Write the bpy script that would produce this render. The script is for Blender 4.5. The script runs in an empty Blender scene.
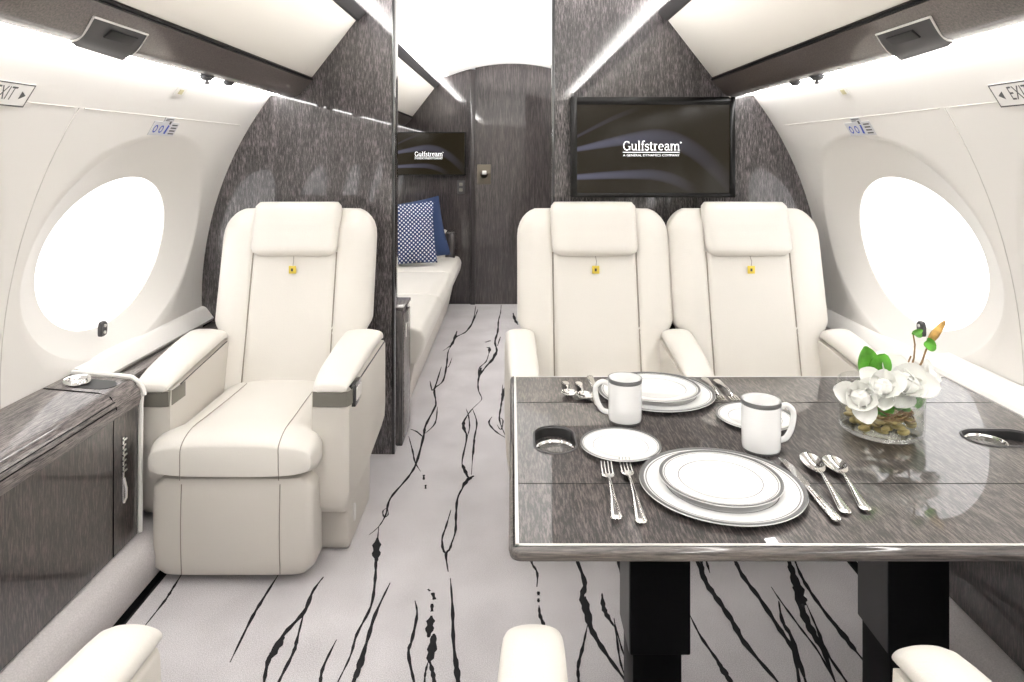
import bpy, bmesh, math, random
from mathutils import Vector, Matrix
R = random.Random(7)
PI = math.pi
C = bpy.context.scene.collection
F, CX, CY, H = 683.0, 512.0, 155.0, 1.2

def on_z(px, py, z=0.0):
    d = F*(H-z)/(py-CY)
    return Vector(((px-CX)*d/F, d, z))
def at_d(px, py, d):
    return Vector(((px-CX)*d/F, d, H-(py-CY)*d/F))

# ------------------------------------------------------------------ materials
def new_mat(name):
    m = bpy.data.materials.new(name); m.use_nodes = True
    nt = m.node_tree
    return m, nt, nt.nodes['Principled BSDF']
def N(nt, t, **kw):
    n = nt.nodes.new(t)
    for k, v in kw.items(): setattr(n, k, v)
    return n
def plain(name, col, rough=.5, metal=0, coat=0, spec=.5, bump=0, bscale=200, var=0, vscale=6):
    m, nt, b = new_mat(name)
    b.inputs['Base Color'].default_value = (*col, 1)
    b.inputs['Roughness'].default_value = rough
    b.inputs['Metallic'].default_value = metal
    b.inputs['Specular IOR Level'].default_value = spec
    b.inputs['Coat Weight'].default_value = coat
    b.inputs['Coat Roughness'].default_value = .03
    tc = N(nt, 'ShaderNodeTexCoord')
    if bump:
        n = N(nt, 'ShaderNodeTexNoise'); n.inputs['Scale'].default_value = bscale; n.inputs['Detail'].default_value = 3
        nt.links.new(tc.outputs['Object'], n.inputs['Vector'])
        bp = N(nt, 'ShaderNodeBump'); bp.inputs['Strength'].default_value = bump; bp.inputs['Distance'].default_value = .002
        nt.links.new(n.outputs['Fac'], bp.inputs['Height']); nt.links.new(bp.outputs['Normal'], b.inputs['Normal'])
    if var:
        n = N(nt, 'ShaderNodeTexNoise'); n.inputs['Scale'].default_value = vscale; n.inputs['Detail'].default_value = 4
        nt.links.new(tc.outputs['Object'], n.inputs['Vector'])
        r = N(nt, 'ShaderNodeValToRGB')
        r.color_ramp.elements[0].position = .3; r.color_ramp.elements[1].position = .7
        r.color_ramp.elements[0].color = (*[c*(1-var) for c in col], 1)
        r.color_ramp.elements[1].color = (*[min(1, c*(1+var)) for c in col], 1)
        nt.links.new(n.outputs['Fac'], r.inputs['Fac']); nt.links.new(r.outputs['Color'], b.inputs['Base Color'])
    return m
def emit(name, col, s):
    m, nt, b = new_mat(name)
    b.inputs['Base Color'].default_value = (.8, .8, .8, 1)
    b.inputs['Emission Color'].default_value = (*col, 1)
    b.inputs['Emission Strength'].default_value = s
    return m
def veneer(name, scale, dark, light, mid=.5, coat=1.0, spread=.22, cr=.02, rot=(0,0,0)):
    """figured grey-brown wood with short streaks along the axis with the small scale"""
    m, nt, b = new_mat(name)
    tc = N(nt, 'ShaderNodeTexCoord'); mp = N(nt, 'ShaderNodeMapping')
    mp.inputs['Scale'].default_value = scale
    mp.inputs['Rotation'].default_value = rot
    nt.links.new(tc.outputs['Object'], mp.inputs['Vector'])
    n1 = N(nt, 'ShaderNodeTexNoise'); n1.inputs['Scale'].default_value = 1; n1.inputs['Detail'].default_value = 5; n1.inputs['Roughness'].default_value = .75
    n2 = N(nt, 'ShaderNodeTexNoise'); n2.inputs['Scale'].default_value = .2; n2.inputs['Detail'].default_value = 2
    nt.links.new(mp.outputs[0], n1.inputs['Vector']); nt.links.new(mp.outputs[0], n2.inputs['Vector'])
    a = N(nt, 'ShaderNodeMath', operation='MULTIPLY_ADD'); a.inputs[1].default_value = .16
    nt.links.new(n2.outputs['Fac'], a.inputs[0]); 
    s = N(nt, 'ShaderNodeMath', operation='MULTIPLY'); s.inputs[1].default_value = .84
    nt.links.new(n1.outputs['Fac'], s.inputs[0]); nt.links.new(s.outputs[0], a.inputs[2])
    r = N(nt, 'ShaderNodeValToRGB')
    r.color_ramp.elements[0].position = mid-spread/2; r.color_ramp.elements[0].color = (*dark, 1)
    r.color_ramp.elements[1].position = mid+spread/2; r.color_ramp.elements[1].color = (*light, 1)
    nt.links.new(a.outputs[0], r.inputs['Fac']); nt.links.new(r.outputs['Color'], b.inputs['Base Color'])
    b.inputs['Roughness'].default_value = .45
    b.inputs['Coat Weight'].default_value = coat; b.inputs['Coat Roughness'].default_value = cr
    b.inputs['Coat IOR'].default_value = 1.6
    return m

M = {}
M['wall'] = plain('cream_wall_lining', (.80, .775, .74), .45)
M['ceiling'] = plain('ceiling_lining', (.94, .93, .91), .6)
M['bin'] = plain('bin_panel_leather', (.84, .80, .735), .5, bump=.15, bscale=500)
M['leather'] = plain('cream_leather', (.745, .715, .665), .42, bump=.25, bscale=260, var=.02, vscale=5)
M['leather_low'] = plain('cream_fabric_leather', (.665, .63, .58), .6, bump=.5, bscale=700)
M['seam'] = plain('seam_stitching', (.30, .27, .23), .8)
M['seam_soft'] = plain('soft_panel_seam', (.60, .575, .54), .8)
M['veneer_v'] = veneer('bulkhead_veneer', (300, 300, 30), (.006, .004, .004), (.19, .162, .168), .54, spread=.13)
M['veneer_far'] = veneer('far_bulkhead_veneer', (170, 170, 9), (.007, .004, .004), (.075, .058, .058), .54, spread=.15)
M['veneer_t'] = veneer('table_veneer', (300, 34, 60), (.006, .004, .004), (.135, .110, .104), .535, spread=.14, cr=.01, rot=(0, 0, math.radians(12)))
M['veneer_c'] = veneer('cabinet_veneer', (260, 260, 30), (.006, .004, .004), (.085, .064, .058), .54, spread=.15, rot=(math.radians(14), 0, 0))
M['veneer_h'] = veneer('trim_veneer', (330, 24, 330), (.016, .012, .012), (.24, .205, .195), .51, coat=.7)
M['veneer_x'] = veneer('edge_veneer', (14, 330, 330), (.012, .009, .008), (.12, .10, .09), .5, coat=.8)
M['strip'] = plain('service_strip_veneer', (.085, .068, .062), .35, coat=.7, var=.5, vscale=260)
M['black'] = plain('black_metal', (.0025, .0025, .003), .5, spec=.12)
M['darkgrey'] = plain('dark_grey_side', (.055, .055, .058), .5)
M['gloss_black'] = plain('gloss_black', (.006, .006, .007), .08, coat=1)
M['pod'] = plain('grey_plastic', (.05, .048, .05), .45)
M['brushed'] = plain('brushed_metal', (.20, .19, .165), .42, metal=.35, bump=.3, bscale=400)
M['chrome'] = plain('chrome', (.82, .82, .82), .10, metal=1)
M['silver'] = plain('silverware', (.75, .74, .72), .13, metal=1)
M['platinum'] = plain('platinum_band', (.15, .15, .15), .35, metal=.3)
M['china'] = plain('white_china', (.94, .94, .935), .15, coat=.5)
M['white'] = plain('white_trim', (.84, .82, .79), .4)
M['edge'] = plain('pale_edge_trim', (.72, .70, .67), .35)
M['sticker'] = plain('placard_silver', (.60, .60, .62), .5)
M['blue'] = plain('placard_blue', (.02, .06, .45), .5)
M['ink'] = plain('placard_ink', (.06, .06, .06), .6)
M['greyink'] = plain('exit_sign_grey', (.10, .10, .10), .6)
M['yellow'] = plain('yellow_tag', (.75, .58, .08), .4)
M['led'] = emit('wash_led', (1, .985, .97), 16)
M['cove'] = emit('cove_led', (1, .98, .96), 25)
M['shade'] = emit('daylit_window_shade', (1, .99, .985), 1.25)
M['downlight'] = emit('downlight_lens', (1, .975, .95), 60)
M['logo'] = emit('logo_white', (1, 1, 1), 1.0)
M['brass'] = plain('latch_brass', (.16, .14, .11), .4, metal=.7)
M['carpet_led'] = plain('ledge_carpet', (.58, .55, .55), .95, bump=.8, bscale=900, var=.12, vscale=300)
M['navy'] = plain('navy_cloth', (.016, .035, .10), .9, bump=.6, bscale=500)
M['green'] = plain('leaf_green', (.10, .34, .03), .35, var=.4, vscale=30)
M['darkgreen'] = plain('stem_green', (.07, .16, .03), .5)
M['petal'] = plain('petal_white', (.88, .88, .84), .5)
M['twig'] = plain('brown_twig', (.28, .17, .07), .7, var=.3, vscale=80)
M['bud'] = plain('bud_tan', (.48, .28, .07), .6, var=.4, vscale=60)
M['pebble'] = plain('river_pebble', (.50, .40, .17), .4, var=.4, vscale=40)
M['bowl_dark'] = plain('cup_well_dark', (.014, .014, .014), .5)

# carpet with faint horizontal texture
m, nt, b = new_mat('aisle_carpet')
tc = N(nt, 'ShaderNodeTexCoord')
n1 = N(nt, 'ShaderNodeTexNoise'); n1.inputs['Scale'].default_value = 420; n1.inputs['Detail'].default_value = 2
n2 = N(nt, 'ShaderNodeTexNoise'); n2.inputs['Scale'].default_value = 5; n2.inputs['Detail'].default_value = 5
nt.links.new(tc.outputs['Object'], n1.inputs['Vector']); nt.links.new(tc.outputs['Object'], n2.inputs['Vector'])
ad = N(nt, 'ShaderNodeMath', operation='MULTIPLY_ADD'); ad.inputs[1].default_value = .75
s = N(nt, 'ShaderNodeMath', operation='MULTIPLY'); s.inputs[1].default_value = .25
nt.links.new(n1.outputs['Fac'], ad.inputs[0]); nt.links.new(n2.outputs['Fac'], s.inputs[0]); nt.links.new(s.outputs[0], ad.inputs[2])
r = N(nt, 'ShaderNodeValToRGB')
r.color_ramp.elements[0].position = .36; r.color_ramp.elements[0].color = (.47, .445, .46, 1)
r.color_ramp.elements[1].position = .64; r.color_ramp.elements[1].color = (.74, .715, .73, 1)
nt.links.new(ad.outputs[0], r.inputs['Fac']); nt.links.new(r.outputs['Color'], b.inputs['Base Color'])
b.inputs['Roughness'].default_value = .95; b.inputs['Specular IOR Level'].default_value = .1
bp = N(nt, 'ShaderNodeBump'); bp.inputs['Strength'].default_value = .5; bp.inputs['Distance'].default_value = .003
nt.links.new(n1.outputs['Fac'], bp.inputs['Height']); nt.links.new(bp.outputs['Normal'], b.inputs['Normal'])
M['carpet'] = m
M['vein'] = plain('carpet_vein', (.022, .021, .023), .95, spec=.1, bump=.5, bscale=500)

# dotted pillow
m, nt, b = new_mat('navy_dotted_cloth')
tc = N(nt, 'ShaderNodeTexCoord'); mp = N(nt, 'ShaderNodeMapping')
mp.inputs['Scale'].default_value = (50, 50, 50); mp.inputs['Rotation'].default_value = (0, math.radians(45), 0)
nt.links.new(tc.outputs['Object'], mp.inputs['Vector'])
sx = N(nt, 'ShaderNodeSeparateXYZ'); nt.links.new(mp.outputs[0], sx.inputs[0])
def fr(o, add):
    a_ = N(nt, 'ShaderNodeMath', operation='ADD'); a_.inputs[1].default_value = add; nt.links.new(o, a_.inputs[0])
    f_ = N(nt, 'ShaderNodeMath', operation='FRACT'); nt.links.new(a_.outputs[0], f_.inputs[0])
    g_ = N(nt, 'ShaderNodeMath', operation='SUBTRACT'); g_.inputs[1].default_value = .5; nt.links.new(f_.outputs[0], g_.inputs[0])
    p_ = N(nt, 'ShaderNodeMath', operation='POWER'); p_.inputs[1].default_value = 2; nt.links.new(g_.outputs[0], p_.inputs[0])
    return p_.outputs[0]
fx = fr(sx.outputs[0], 100); fz = fr(sx.outputs[2], 100)
sm = N(nt, 'ShaderNodeMath', operation='ADD'); nt.links.new(fx, sm.inputs[0]); nt.links.new(fz, sm.inputs[1])
lt = N(nt, 'ShaderNodeMath', operation='LESS_THAN'); lt.inputs[1].default_value = .075; nt.links.new(sm.outputs[0], lt.inputs[0])
mx = N(nt, 'ShaderNodeMix', data_type='RGBA'); nt.links.new(lt.outputs[0], mx.inputs['Factor'])
mx.inputs['A'].default_value = (.022, .045, .13, 1); mx.inputs['B'].default_value = (.75, .77, .8, 1)
nt.links.new(mx.outputs['Result'], b.inputs['Base Color']); b.inputs['Roughness'].default_value = .9
M['dots'] = m

# glass + water
def glass(name, ior, col=(1, 1, 1), rough=0):
    m, nt, b = new_mat(name)
    b.inputs['Base Color'].default_value = (*col, 1); b.inputs['Roughness'].default_value = rough
    b.inputs['Transmission Weight'].default_value = 1; b.inputs['IOR'].default_value = ior
    return m
def clear(name, tint, ior):
    m = bpy.data.materials.new(name); m.use_nodes = True; nt = m.node_tree
    nt.nodes.remove(nt.nodes['Principled BSDF']); out = nt.nodes['Material Output']
    t = N(nt, 'ShaderNodeBsdfTransparent'); t.inputs[0].default_value = (*tint, 1)
    g = N(nt, 'ShaderNodeBsdfGlossy'); g.inputs['Roughness'].default_value = .01
    lw = N(nt, 'ShaderNodeLayerWeight'); lw.inputs['Blend'].default_value = .5
    pw = N(nt, 'ShaderNodeMath', operation='POWER'); pw.inputs[1].default_value = 4; nt.links.new(lw.outputs['Facing'], pw.inputs[0])
    f = N(nt, 'ShaderNodeMath', operation='MULTIPLY_ADD'); f.inputs[1].default_value = ior-1; f.inputs[2].default_value = .03; nt.links.new(pw.outputs[0], f.inputs[0])
    x = N(nt, 'ShaderNodeMixShader'); nt.links.new(f.outputs[0], x.inputs[0]); nt.links.new(t.outputs[0], x.inputs[1]); nt.links.new(g.outputs[0], x.inputs[2])
    nt.links.new(x.outputs[0], out.inputs[0]); return m
M['glass'] = clear('clear_glass', (.95, .955, .95), 1.6)
M['water'] = clear('water', (.97, .97, .93), 1.15)

# screen: dark brown picture with pale blue swooshes (the picture shown on the display)
m, nt, b = new_mat('display_picture')
tc = N(nt, 'ShaderNodeTexCoord'); sp = N(nt, 'ShaderNodeSeparateXYZ'); nt.links.new(tc.outputs['Generated'], sp.inputs[0])
def mth(op, a_, b_=None, c_=None):
    n = N(nt, 'ShaderNodeMath', operation=op)
    for i, v in enumerate((a_, b_, c_)):
        if v is None: continue
        if isinstance(v, (int, float)): n.inputs[i].default_value = v
        else: nt.links.new(v, n.inputs[i])
    return n.outputs[0]
X, Z = sp.outputs[0], sp.outputs[2]
def swoosh(zc, amp, ph, drop, w0, w1, x1, strength):
    # centre line: zc + amp*sin(2.6x+ph) - drop*max(x-.45,0)^2
    k = mth('SINE', mth('MULTIPLY_ADD', X, 3.0, ph))
    c = mth('MULTIPLY_ADD', k, amp, zc)
    dr = mth('POWER', mth('MAXIMUM', mth('SUBTRACT', X, .45), 0.0), 2.0)
    c = mth('SUBTRACT', c, mth('MULTIPLY', dr, drop))
    w = mth('MULTIPLY_ADD', X, w1, w0)
    t = mth('DIVIDE', mth('ABSOLUTE', mth('SUBTRACT', Z, c)), w)
    v = mth('MAXIMUM', mth('SUBTRACT', 1.0, mth('POWER', t, 3.0)), 0.0)
    fade = mth('MAXIMUM', mth('SUBTRACT', 1.0, mth('DIVIDE', X, x1)), 0.0)
    return mth('MULTIPLY', mth('MULTIPLY', v, fade), strength)
a1 = swoosh(.53, .12, -.3, 1.6, .03, .12, 1.05, .8)
a2 = swoosh(.17, .04, .2, 1.6, .035, .06, .8, .85)
a3 = swoosh(.70, .30, -.2, .2, .02, .05, .42, .3)
tot = mth('MINIMUM', mth('ADD', mth('ADD', a1, a2), a3), 1.0)
mx = N(nt, 'ShaderNodeMix', data_type='RGBA'); nt.links.new(tot, mx.inputs['Factor'])
mx.inputs['A'].default_value = (.014, .010, .004, 1); mx.inputs['B'].default_value = (.11, .11, .16, 1)
b.inputs['Base Color'].default_value = (.005, .005, .005, 1); b.inputs['Roughness'].default_value = .12
b.inputs['Specular IOR Level'].default_value = .25
nt.links.new(mx.outputs['Result'], b.inputs['Emission Color']); b.inputs['Emission Strength'].default_value = 1
M['screen'] = m

# ------------------------------------------------------------------ mesh helpers
class MB:
    def __init__(s): s.v = []; s.f = []; s.mi = []
    def face(s, idx, mi=0): s.f.append(tuple(idx)); s.mi.append(mi)
    def pts(s, ps):
        o = len(s.v); s.v += [tuple(p) for p in ps]; return list(range(o, o+len(ps)))
    def quad(s, a, b, c, d, mi=0): s.face(s.pts([a, b, c, d]), mi)
    def loft(s, rings, cap=True, closed=True, mi=0):
        ids = [s.pts(r) for r in rings]
        n = len(ids[0])
        for a, b in zip(ids, ids[1:]):
            for i in range(n if closed else n-1):
                j = (i+1) % n
                s.face((a[i], a[j], b[j], b[i]), mi)
        if cap and closed:
            s.face(ids[0][::-1], mi); s.face(ids[-1], mi)
        return ids
    def box(s, x0, x1, y0, y1, z0, z1, mi=0, bev=0, seg=2):
        bm = bmesh.new(); bmesh.ops.create_cube(bm, size=1)
        for v in bm.verts:
            v.co = Vector((x0 if v.co.x < 0 else x1, y0 if v.co.y < 0 else y1, z0 if v.co.z < 0 else z1))
        if bev: bmesh.ops.bevel(bm, geom=bm.edges[:], offset=bev, segments=seg, profile=.5, affect='EDGES')
        s.add_bm(bm, mi)
    def add_bm(s, bm, mi=0, mtx=None):
        bm.verts.ensure_lookup_table(); o = len(s.v)
        for i, v in enumerate(bm.verts): v.index = i
        s.v += [tuple(mtx @ v.co if mtx else v.co) for v in bm.verts]
        for f in bm.faces: s.face([o+v.index for v in f.verts], mi)
        bm.free()
    def prism(s, poly, axis, a0, a1, mi=0, bev=0, seg=2):
        """poly: list of 2-tuples in the two other axes (in xyz order)"""
        def P(p, a):
            return {'x': (a, p[0], p[1]), 'y': (p[0], a, p[1]), 'z': (p[0], p[1], a)}[axis]
        bm = bmesh.new()
        A = [bm.verts.new(P(p, a0)) for p in poly]; B = [bm.verts.new(P(p, a1)) for p in poly]
        n = len(poly)
        bm.faces.new(A); bm.faces.new(B[::-1])
        for i in range(n): bm.faces.new((A[i], B[i], B[(i+1) % n], A[(i+1) % n]))
        bmesh.ops.recalc_face_normals(bm, faces=bm.faces[:])
        if bev: bmesh.ops.bevel(bm, geom=bm.edges[:], offset=bev, segments=seg, profile=.5, affect='EDGES')
        s.add_bm(bm, mi)
    def tube(s, path, r, n=8, mi=0, cap=True):
        path = [Vector(p) for p in path]
        rs = r if isinstance(r, (list, tuple)) else [r]*len(path)
        rings = []; up = None
        for i, p in enumerate(path):
            t = (path[min(i+1, len(path)-1)] - path[max(i-1, 0)]).normalized()
            if up is None: up = t.orthogonal().normalized()
            up = (up - t*up.dot(t)); up = up.normalized() if up.length > 1e-6 else t.orthogonal().normalized()
            w = t.cross(up)
            rings.append([p + (up*math.cos(2*PI*k/n) + w*math.sin(2*PI*k/n))*rs[i] for k in range(n)])
        s.loft(rings, cap, True, mi)
    def lathe(s, prof, c=(0, 0, 0), n=48, mi=0, cap=False):
        rings = [[(c[0]+r*math.cos(2*PI*k/n), c[1]+r*math.sin(2*PI*k/n), c[2]+z) for k in range(n)] for r, z in prof]
        s.loft(rings, cap, True, mi)
    def strip(s, pts, ws, mi=0, nrm=Vector((0, 0, 1))):
        L, Rr = [], []
        for i, p in enumerate(pts):
            t = (pts[min(i+1, len(pts)-1)] - pts[max(i-1, 0)]).normalized()
            sd = t.cross(nrm).normalized()*ws[i]/2
            L.append(p+sd); Rr.append(p-sd)
        a = s.pts(L); b = s.pts(Rr)
        for i in range(len(pts)-1): s.face((a[i], a[i+1], b[i+1], b[i]), mi)
    def build(s, name, mats, parent=None, smooth=35, loc=None, sub=0, recalc=True):
        me = bpy.data.meshes.new(name)
        me.from_pydata(s.v, [], s.f)
        if not isinstance(mats, (list, tuple)): mats = [mats]
        for m_ in mats: me.materials.append(m_)
        for p, i in zip(me.polygons, s.mi): p.material_index = i
        bm = bmesh.new(); bm.from_mesh(me); bmesh.ops.remove_doubles(bm, verts=bm.verts[:], dist=1e-6)
        if recalc: bmesh.ops.recalc_face_normals(bm, faces=bm.faces[:])
        bm.to_mesh(me); bm.free()
        if smooth:
            me.shade_smooth(); me.set_sharp_from_angle(angle=math.radians(smooth))
        o = bpy.data.objects.new(name, me); C.objects.link(o)
        if parent: o.parent = parent
        if loc is not None: o.location = loc
        if sub:
            md = o.modifiers.new('s', 'SUBSURF'); md.levels = sub; md.render_levels = sub
        return o

def tag(o, label=None, cat=None, group=None, kind=None):
    if label: o['label'] = label
    if cat: o['category'] = cat
    if group: o['group'] = group
    if kind: o['kind'] = kind
    return o
def empty(name, label, cat, loc=(0, 0, 0), rz=0, group=None):
    o = bpy.data.objects.new(name, None); C.objects.link(o); o.location = loc; o.rotation_euler = (0, 0, rz)
    o.empty_display_size = .05
    return tag(o, label, cat, group)
def struct(mb, name, mats, smooth=35): return tag(mb.build(name, mats, smooth=smooth), kind='structure')
def copy_tree(o, parent=None):
    c = o.copy(); C.objects.link(c); c.parent = parent
    for ch in [q for q in bpy.data.objects if q.parent == o]: copy_tree(ch, c)
    return c
def superring(cx, cz, a, b, n=4, K=48, fn=None):
    out = []
    for k in range(K):
        t = 2*PI*(k+.5)/K; c, s_ = math.cos(t), math.sin(t)
        out.append((cx + a*math.copysign(abs(c)**(2/n), c), cz + b*math.copysign(abs(s_)**(2/n), s_)))
    return out
def sstep(a, b, x):
    t = max(0, min(1, (x-a)/(b-a))); return t*t*(3-2*t)
def smooth_path(ps, k=4):
    """Catmull-Rom through points (any dimension tuples)"""
    out = []; n = len(ps)
    for i in range(n-1):
        p0, p1, p2, p3 = ps[max(i-1, 0)], ps[i], ps[i+1], ps[min(i+2, n-1)]
        for j in range(k):
            t = j/k
            out.append(tuple(.5*((2*b)+(-a+c)*t+(2*a-5*b+4*c-d)*t*t+(-a+3*b-3*c+d)*t**3) for a, b, c, d in zip(p0, p1, p2, p3)))
    out.append(tuple(ps[-1])); return out

Y0, Y1 = -1.7, 5.50           # cabin ends
YP = 2.74                     # bulkhead behind the seats

# ------------------------------------------------------------------ hull profile
EX, EZ, ZC = 1.245, 1.30, .62
def hull(th, side, y, off=0):
    x = EX*math.cos(th); z = ZC+EZ*math.sin(th)
    nx, nz = math.cos(th)/EX, math.sin(th)/EZ; l = math.hypot(nx, nz)
    return Vector((side*(x+off*nx/l), y, z+off*nz/l))
def th_z(z): return math.asin((z-ZC)/EZ)
TH_B, TH_S, TH_T = th_z(.50), th_z(1.315), th_z(1.445)
TW = .207; WA, WB = .330, .228; OA, OB = .462, .315; SC = 1.275
centres = [2.16-3, 2.16-2, 2.16-1, 2.16, 3.30, 4.30]

def wall_side(side, nm):
    mb = MB()
    # window bay panels, polar rings round each oval
    for yc in centres:
        y0, y1 = yc-.5, yc+.5
        K = 96
        s0, s1 = (TH_B-TW)*SC, (TH_S-TW)*SC
        rings = []
        for q in range(15):
            rings.append([])
        angs = []
        for k in range(K): angs.append(2*PI*k/K)
        for cx_, cz_ in ((-.5, s0), (.5, s0), (-.5, s1), (.5, s1)):   # snap nearest rays to corners
            a = math.atan2(cz_, cx_) % (2*PI)
            j = min(range(K), key=lambda i: abs(angs[i]-a)); angs[j] = a
        for a in angs:
            ca, sa = math.cos(a), math.sin(a)
            ri = 1/math.sqrt((ca/WA)**2+(sa/WB)**2)
            ro = 1/math.sqrt((ca/OA)**2+(sa/(.395 if sa > 0 else .305))**2)
            rb = min((.5/abs(ca)) if abs(ca) > 1e-9 else 9, ((s1 if sa > 0 else -s0)/abs(sa)) if abs(sa) > 1e-9 else 9)
            ro = min(ro, rb*.985)
            fr_ = [0, .0, .06, .15, .3, .5, .7, .85, .95, 1.0]
            for q in range(10):
                f = fr_[q]; r_ = ri+(ro-ri)*f
                dep = .058*(1-f)**.85 + (.008 if q == 0 else 0)
                rings[q].append(hull(TW+r_*sa/SC, side, yc+r_*ca, dep))
            for q in range(10, 15):
                f = (q-9)/5; r_ = ro+(rb-ro)*f
                rings[q].append(hull(TW+r_*sa/SC, side, yc+r_*ca, 0))
        mb.loft(rings, cap=False)
    for ya_, yb_ in ((2.66, 2.80), (4.80, Y1+.05)):
        mb.loft([[hull(TH_B+(TH_S-TH_B)*i/14, side, ya_), hull(TH_B+(TH_S-TH_B)*i/14, side, yb_)] for i in range(15)], cap=False, closed=False)
    # upper panel above the horizontal seam
    ya = centres[0]-.5; yb = Y1+.05
    n = 8
    rr = []
    for i in range(n+1):
        th = TH_S+(th_z(1.50)-TH_S)*i/n
        rr.append([hull(th, side, ya, 0), hull(th, side, yb, 0)])
    mb.loft(rr, cap=False, closed=False)
    # thin seams between panels
    def seam(path):
        path = [Vector(p) for p in path]
        mb.tube(path, .0013, 5, 1)
    for i in range(len(centres)):
        a_, b_ = centres[i]-.48, centres[i]+.48
        seam([hull(TH_S, side, a_+(b_-a_)*j/6, -.0002) for j in range(7)])
        seam([hull(TH_B+(TH_S-TH_B)*j/14, side, centres[i]-.5, -.0002) for j in range(15)])
    # lower wall down to the floor behind the furniture
    mb.loft([[hull(TH_B, side, ya), hull(TH_B, side, yb)], [(side*1.24, ya, 0), (side*1.24, yb, 0)]], cap=False, closed=False)
    return struct(mb, nm, [M['wall'], M['seam_soft']], 50)
wall_side(-1, 'wall_left'); wall_side(1, 'wall_right')

wn = 0
for side in (-1, 1):
    for yc in centres:
        wn += 1
        mb = MB(); K = 64
        ring = lambda k_, o: [hull(TW+WB*k_*math.sin(2*PI*i/K)/SC, side, yc+WA*k_*math.cos(2*PI*i/K), o) for i in range(K)]
        # pulled-down translucent shade, lit by the day behind it
        mb.loft([ring(1.02, .063), ring(.9, .064), ring(.6, .064), ring(.3, .064), ring(.02, .064)], cap=True)
        struct(mb, 'window_%d' % wn, M['shade'], 50)

# ceiling
mb = MB()
def ceil_z(x):
    x = abs(x)
    return 1.935-.385*x*x if x < .52 else 1.831+.035*sstep(.52, .72, x)
prof = [(-.86, 1.66)]+[(x, ceil_z(x)) for x in [-.86+1.72*i/36 for i in range(37)]]+[(.86, 1.66)]
mb.loft([[(x, Y0, z) for x, z in prof], [(x, Y1, z) for x, z in prof]], cap=False, closed=False)
struct(mb, 'ceiling', M['ceiling'])

# rear closing wall behind the photographer
mb = MB()
mb.box(-1.3, 1.3, Y0-.03, Y0, 0, 2.0)
struct(mb, 'wall_near', M['wall'])

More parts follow.
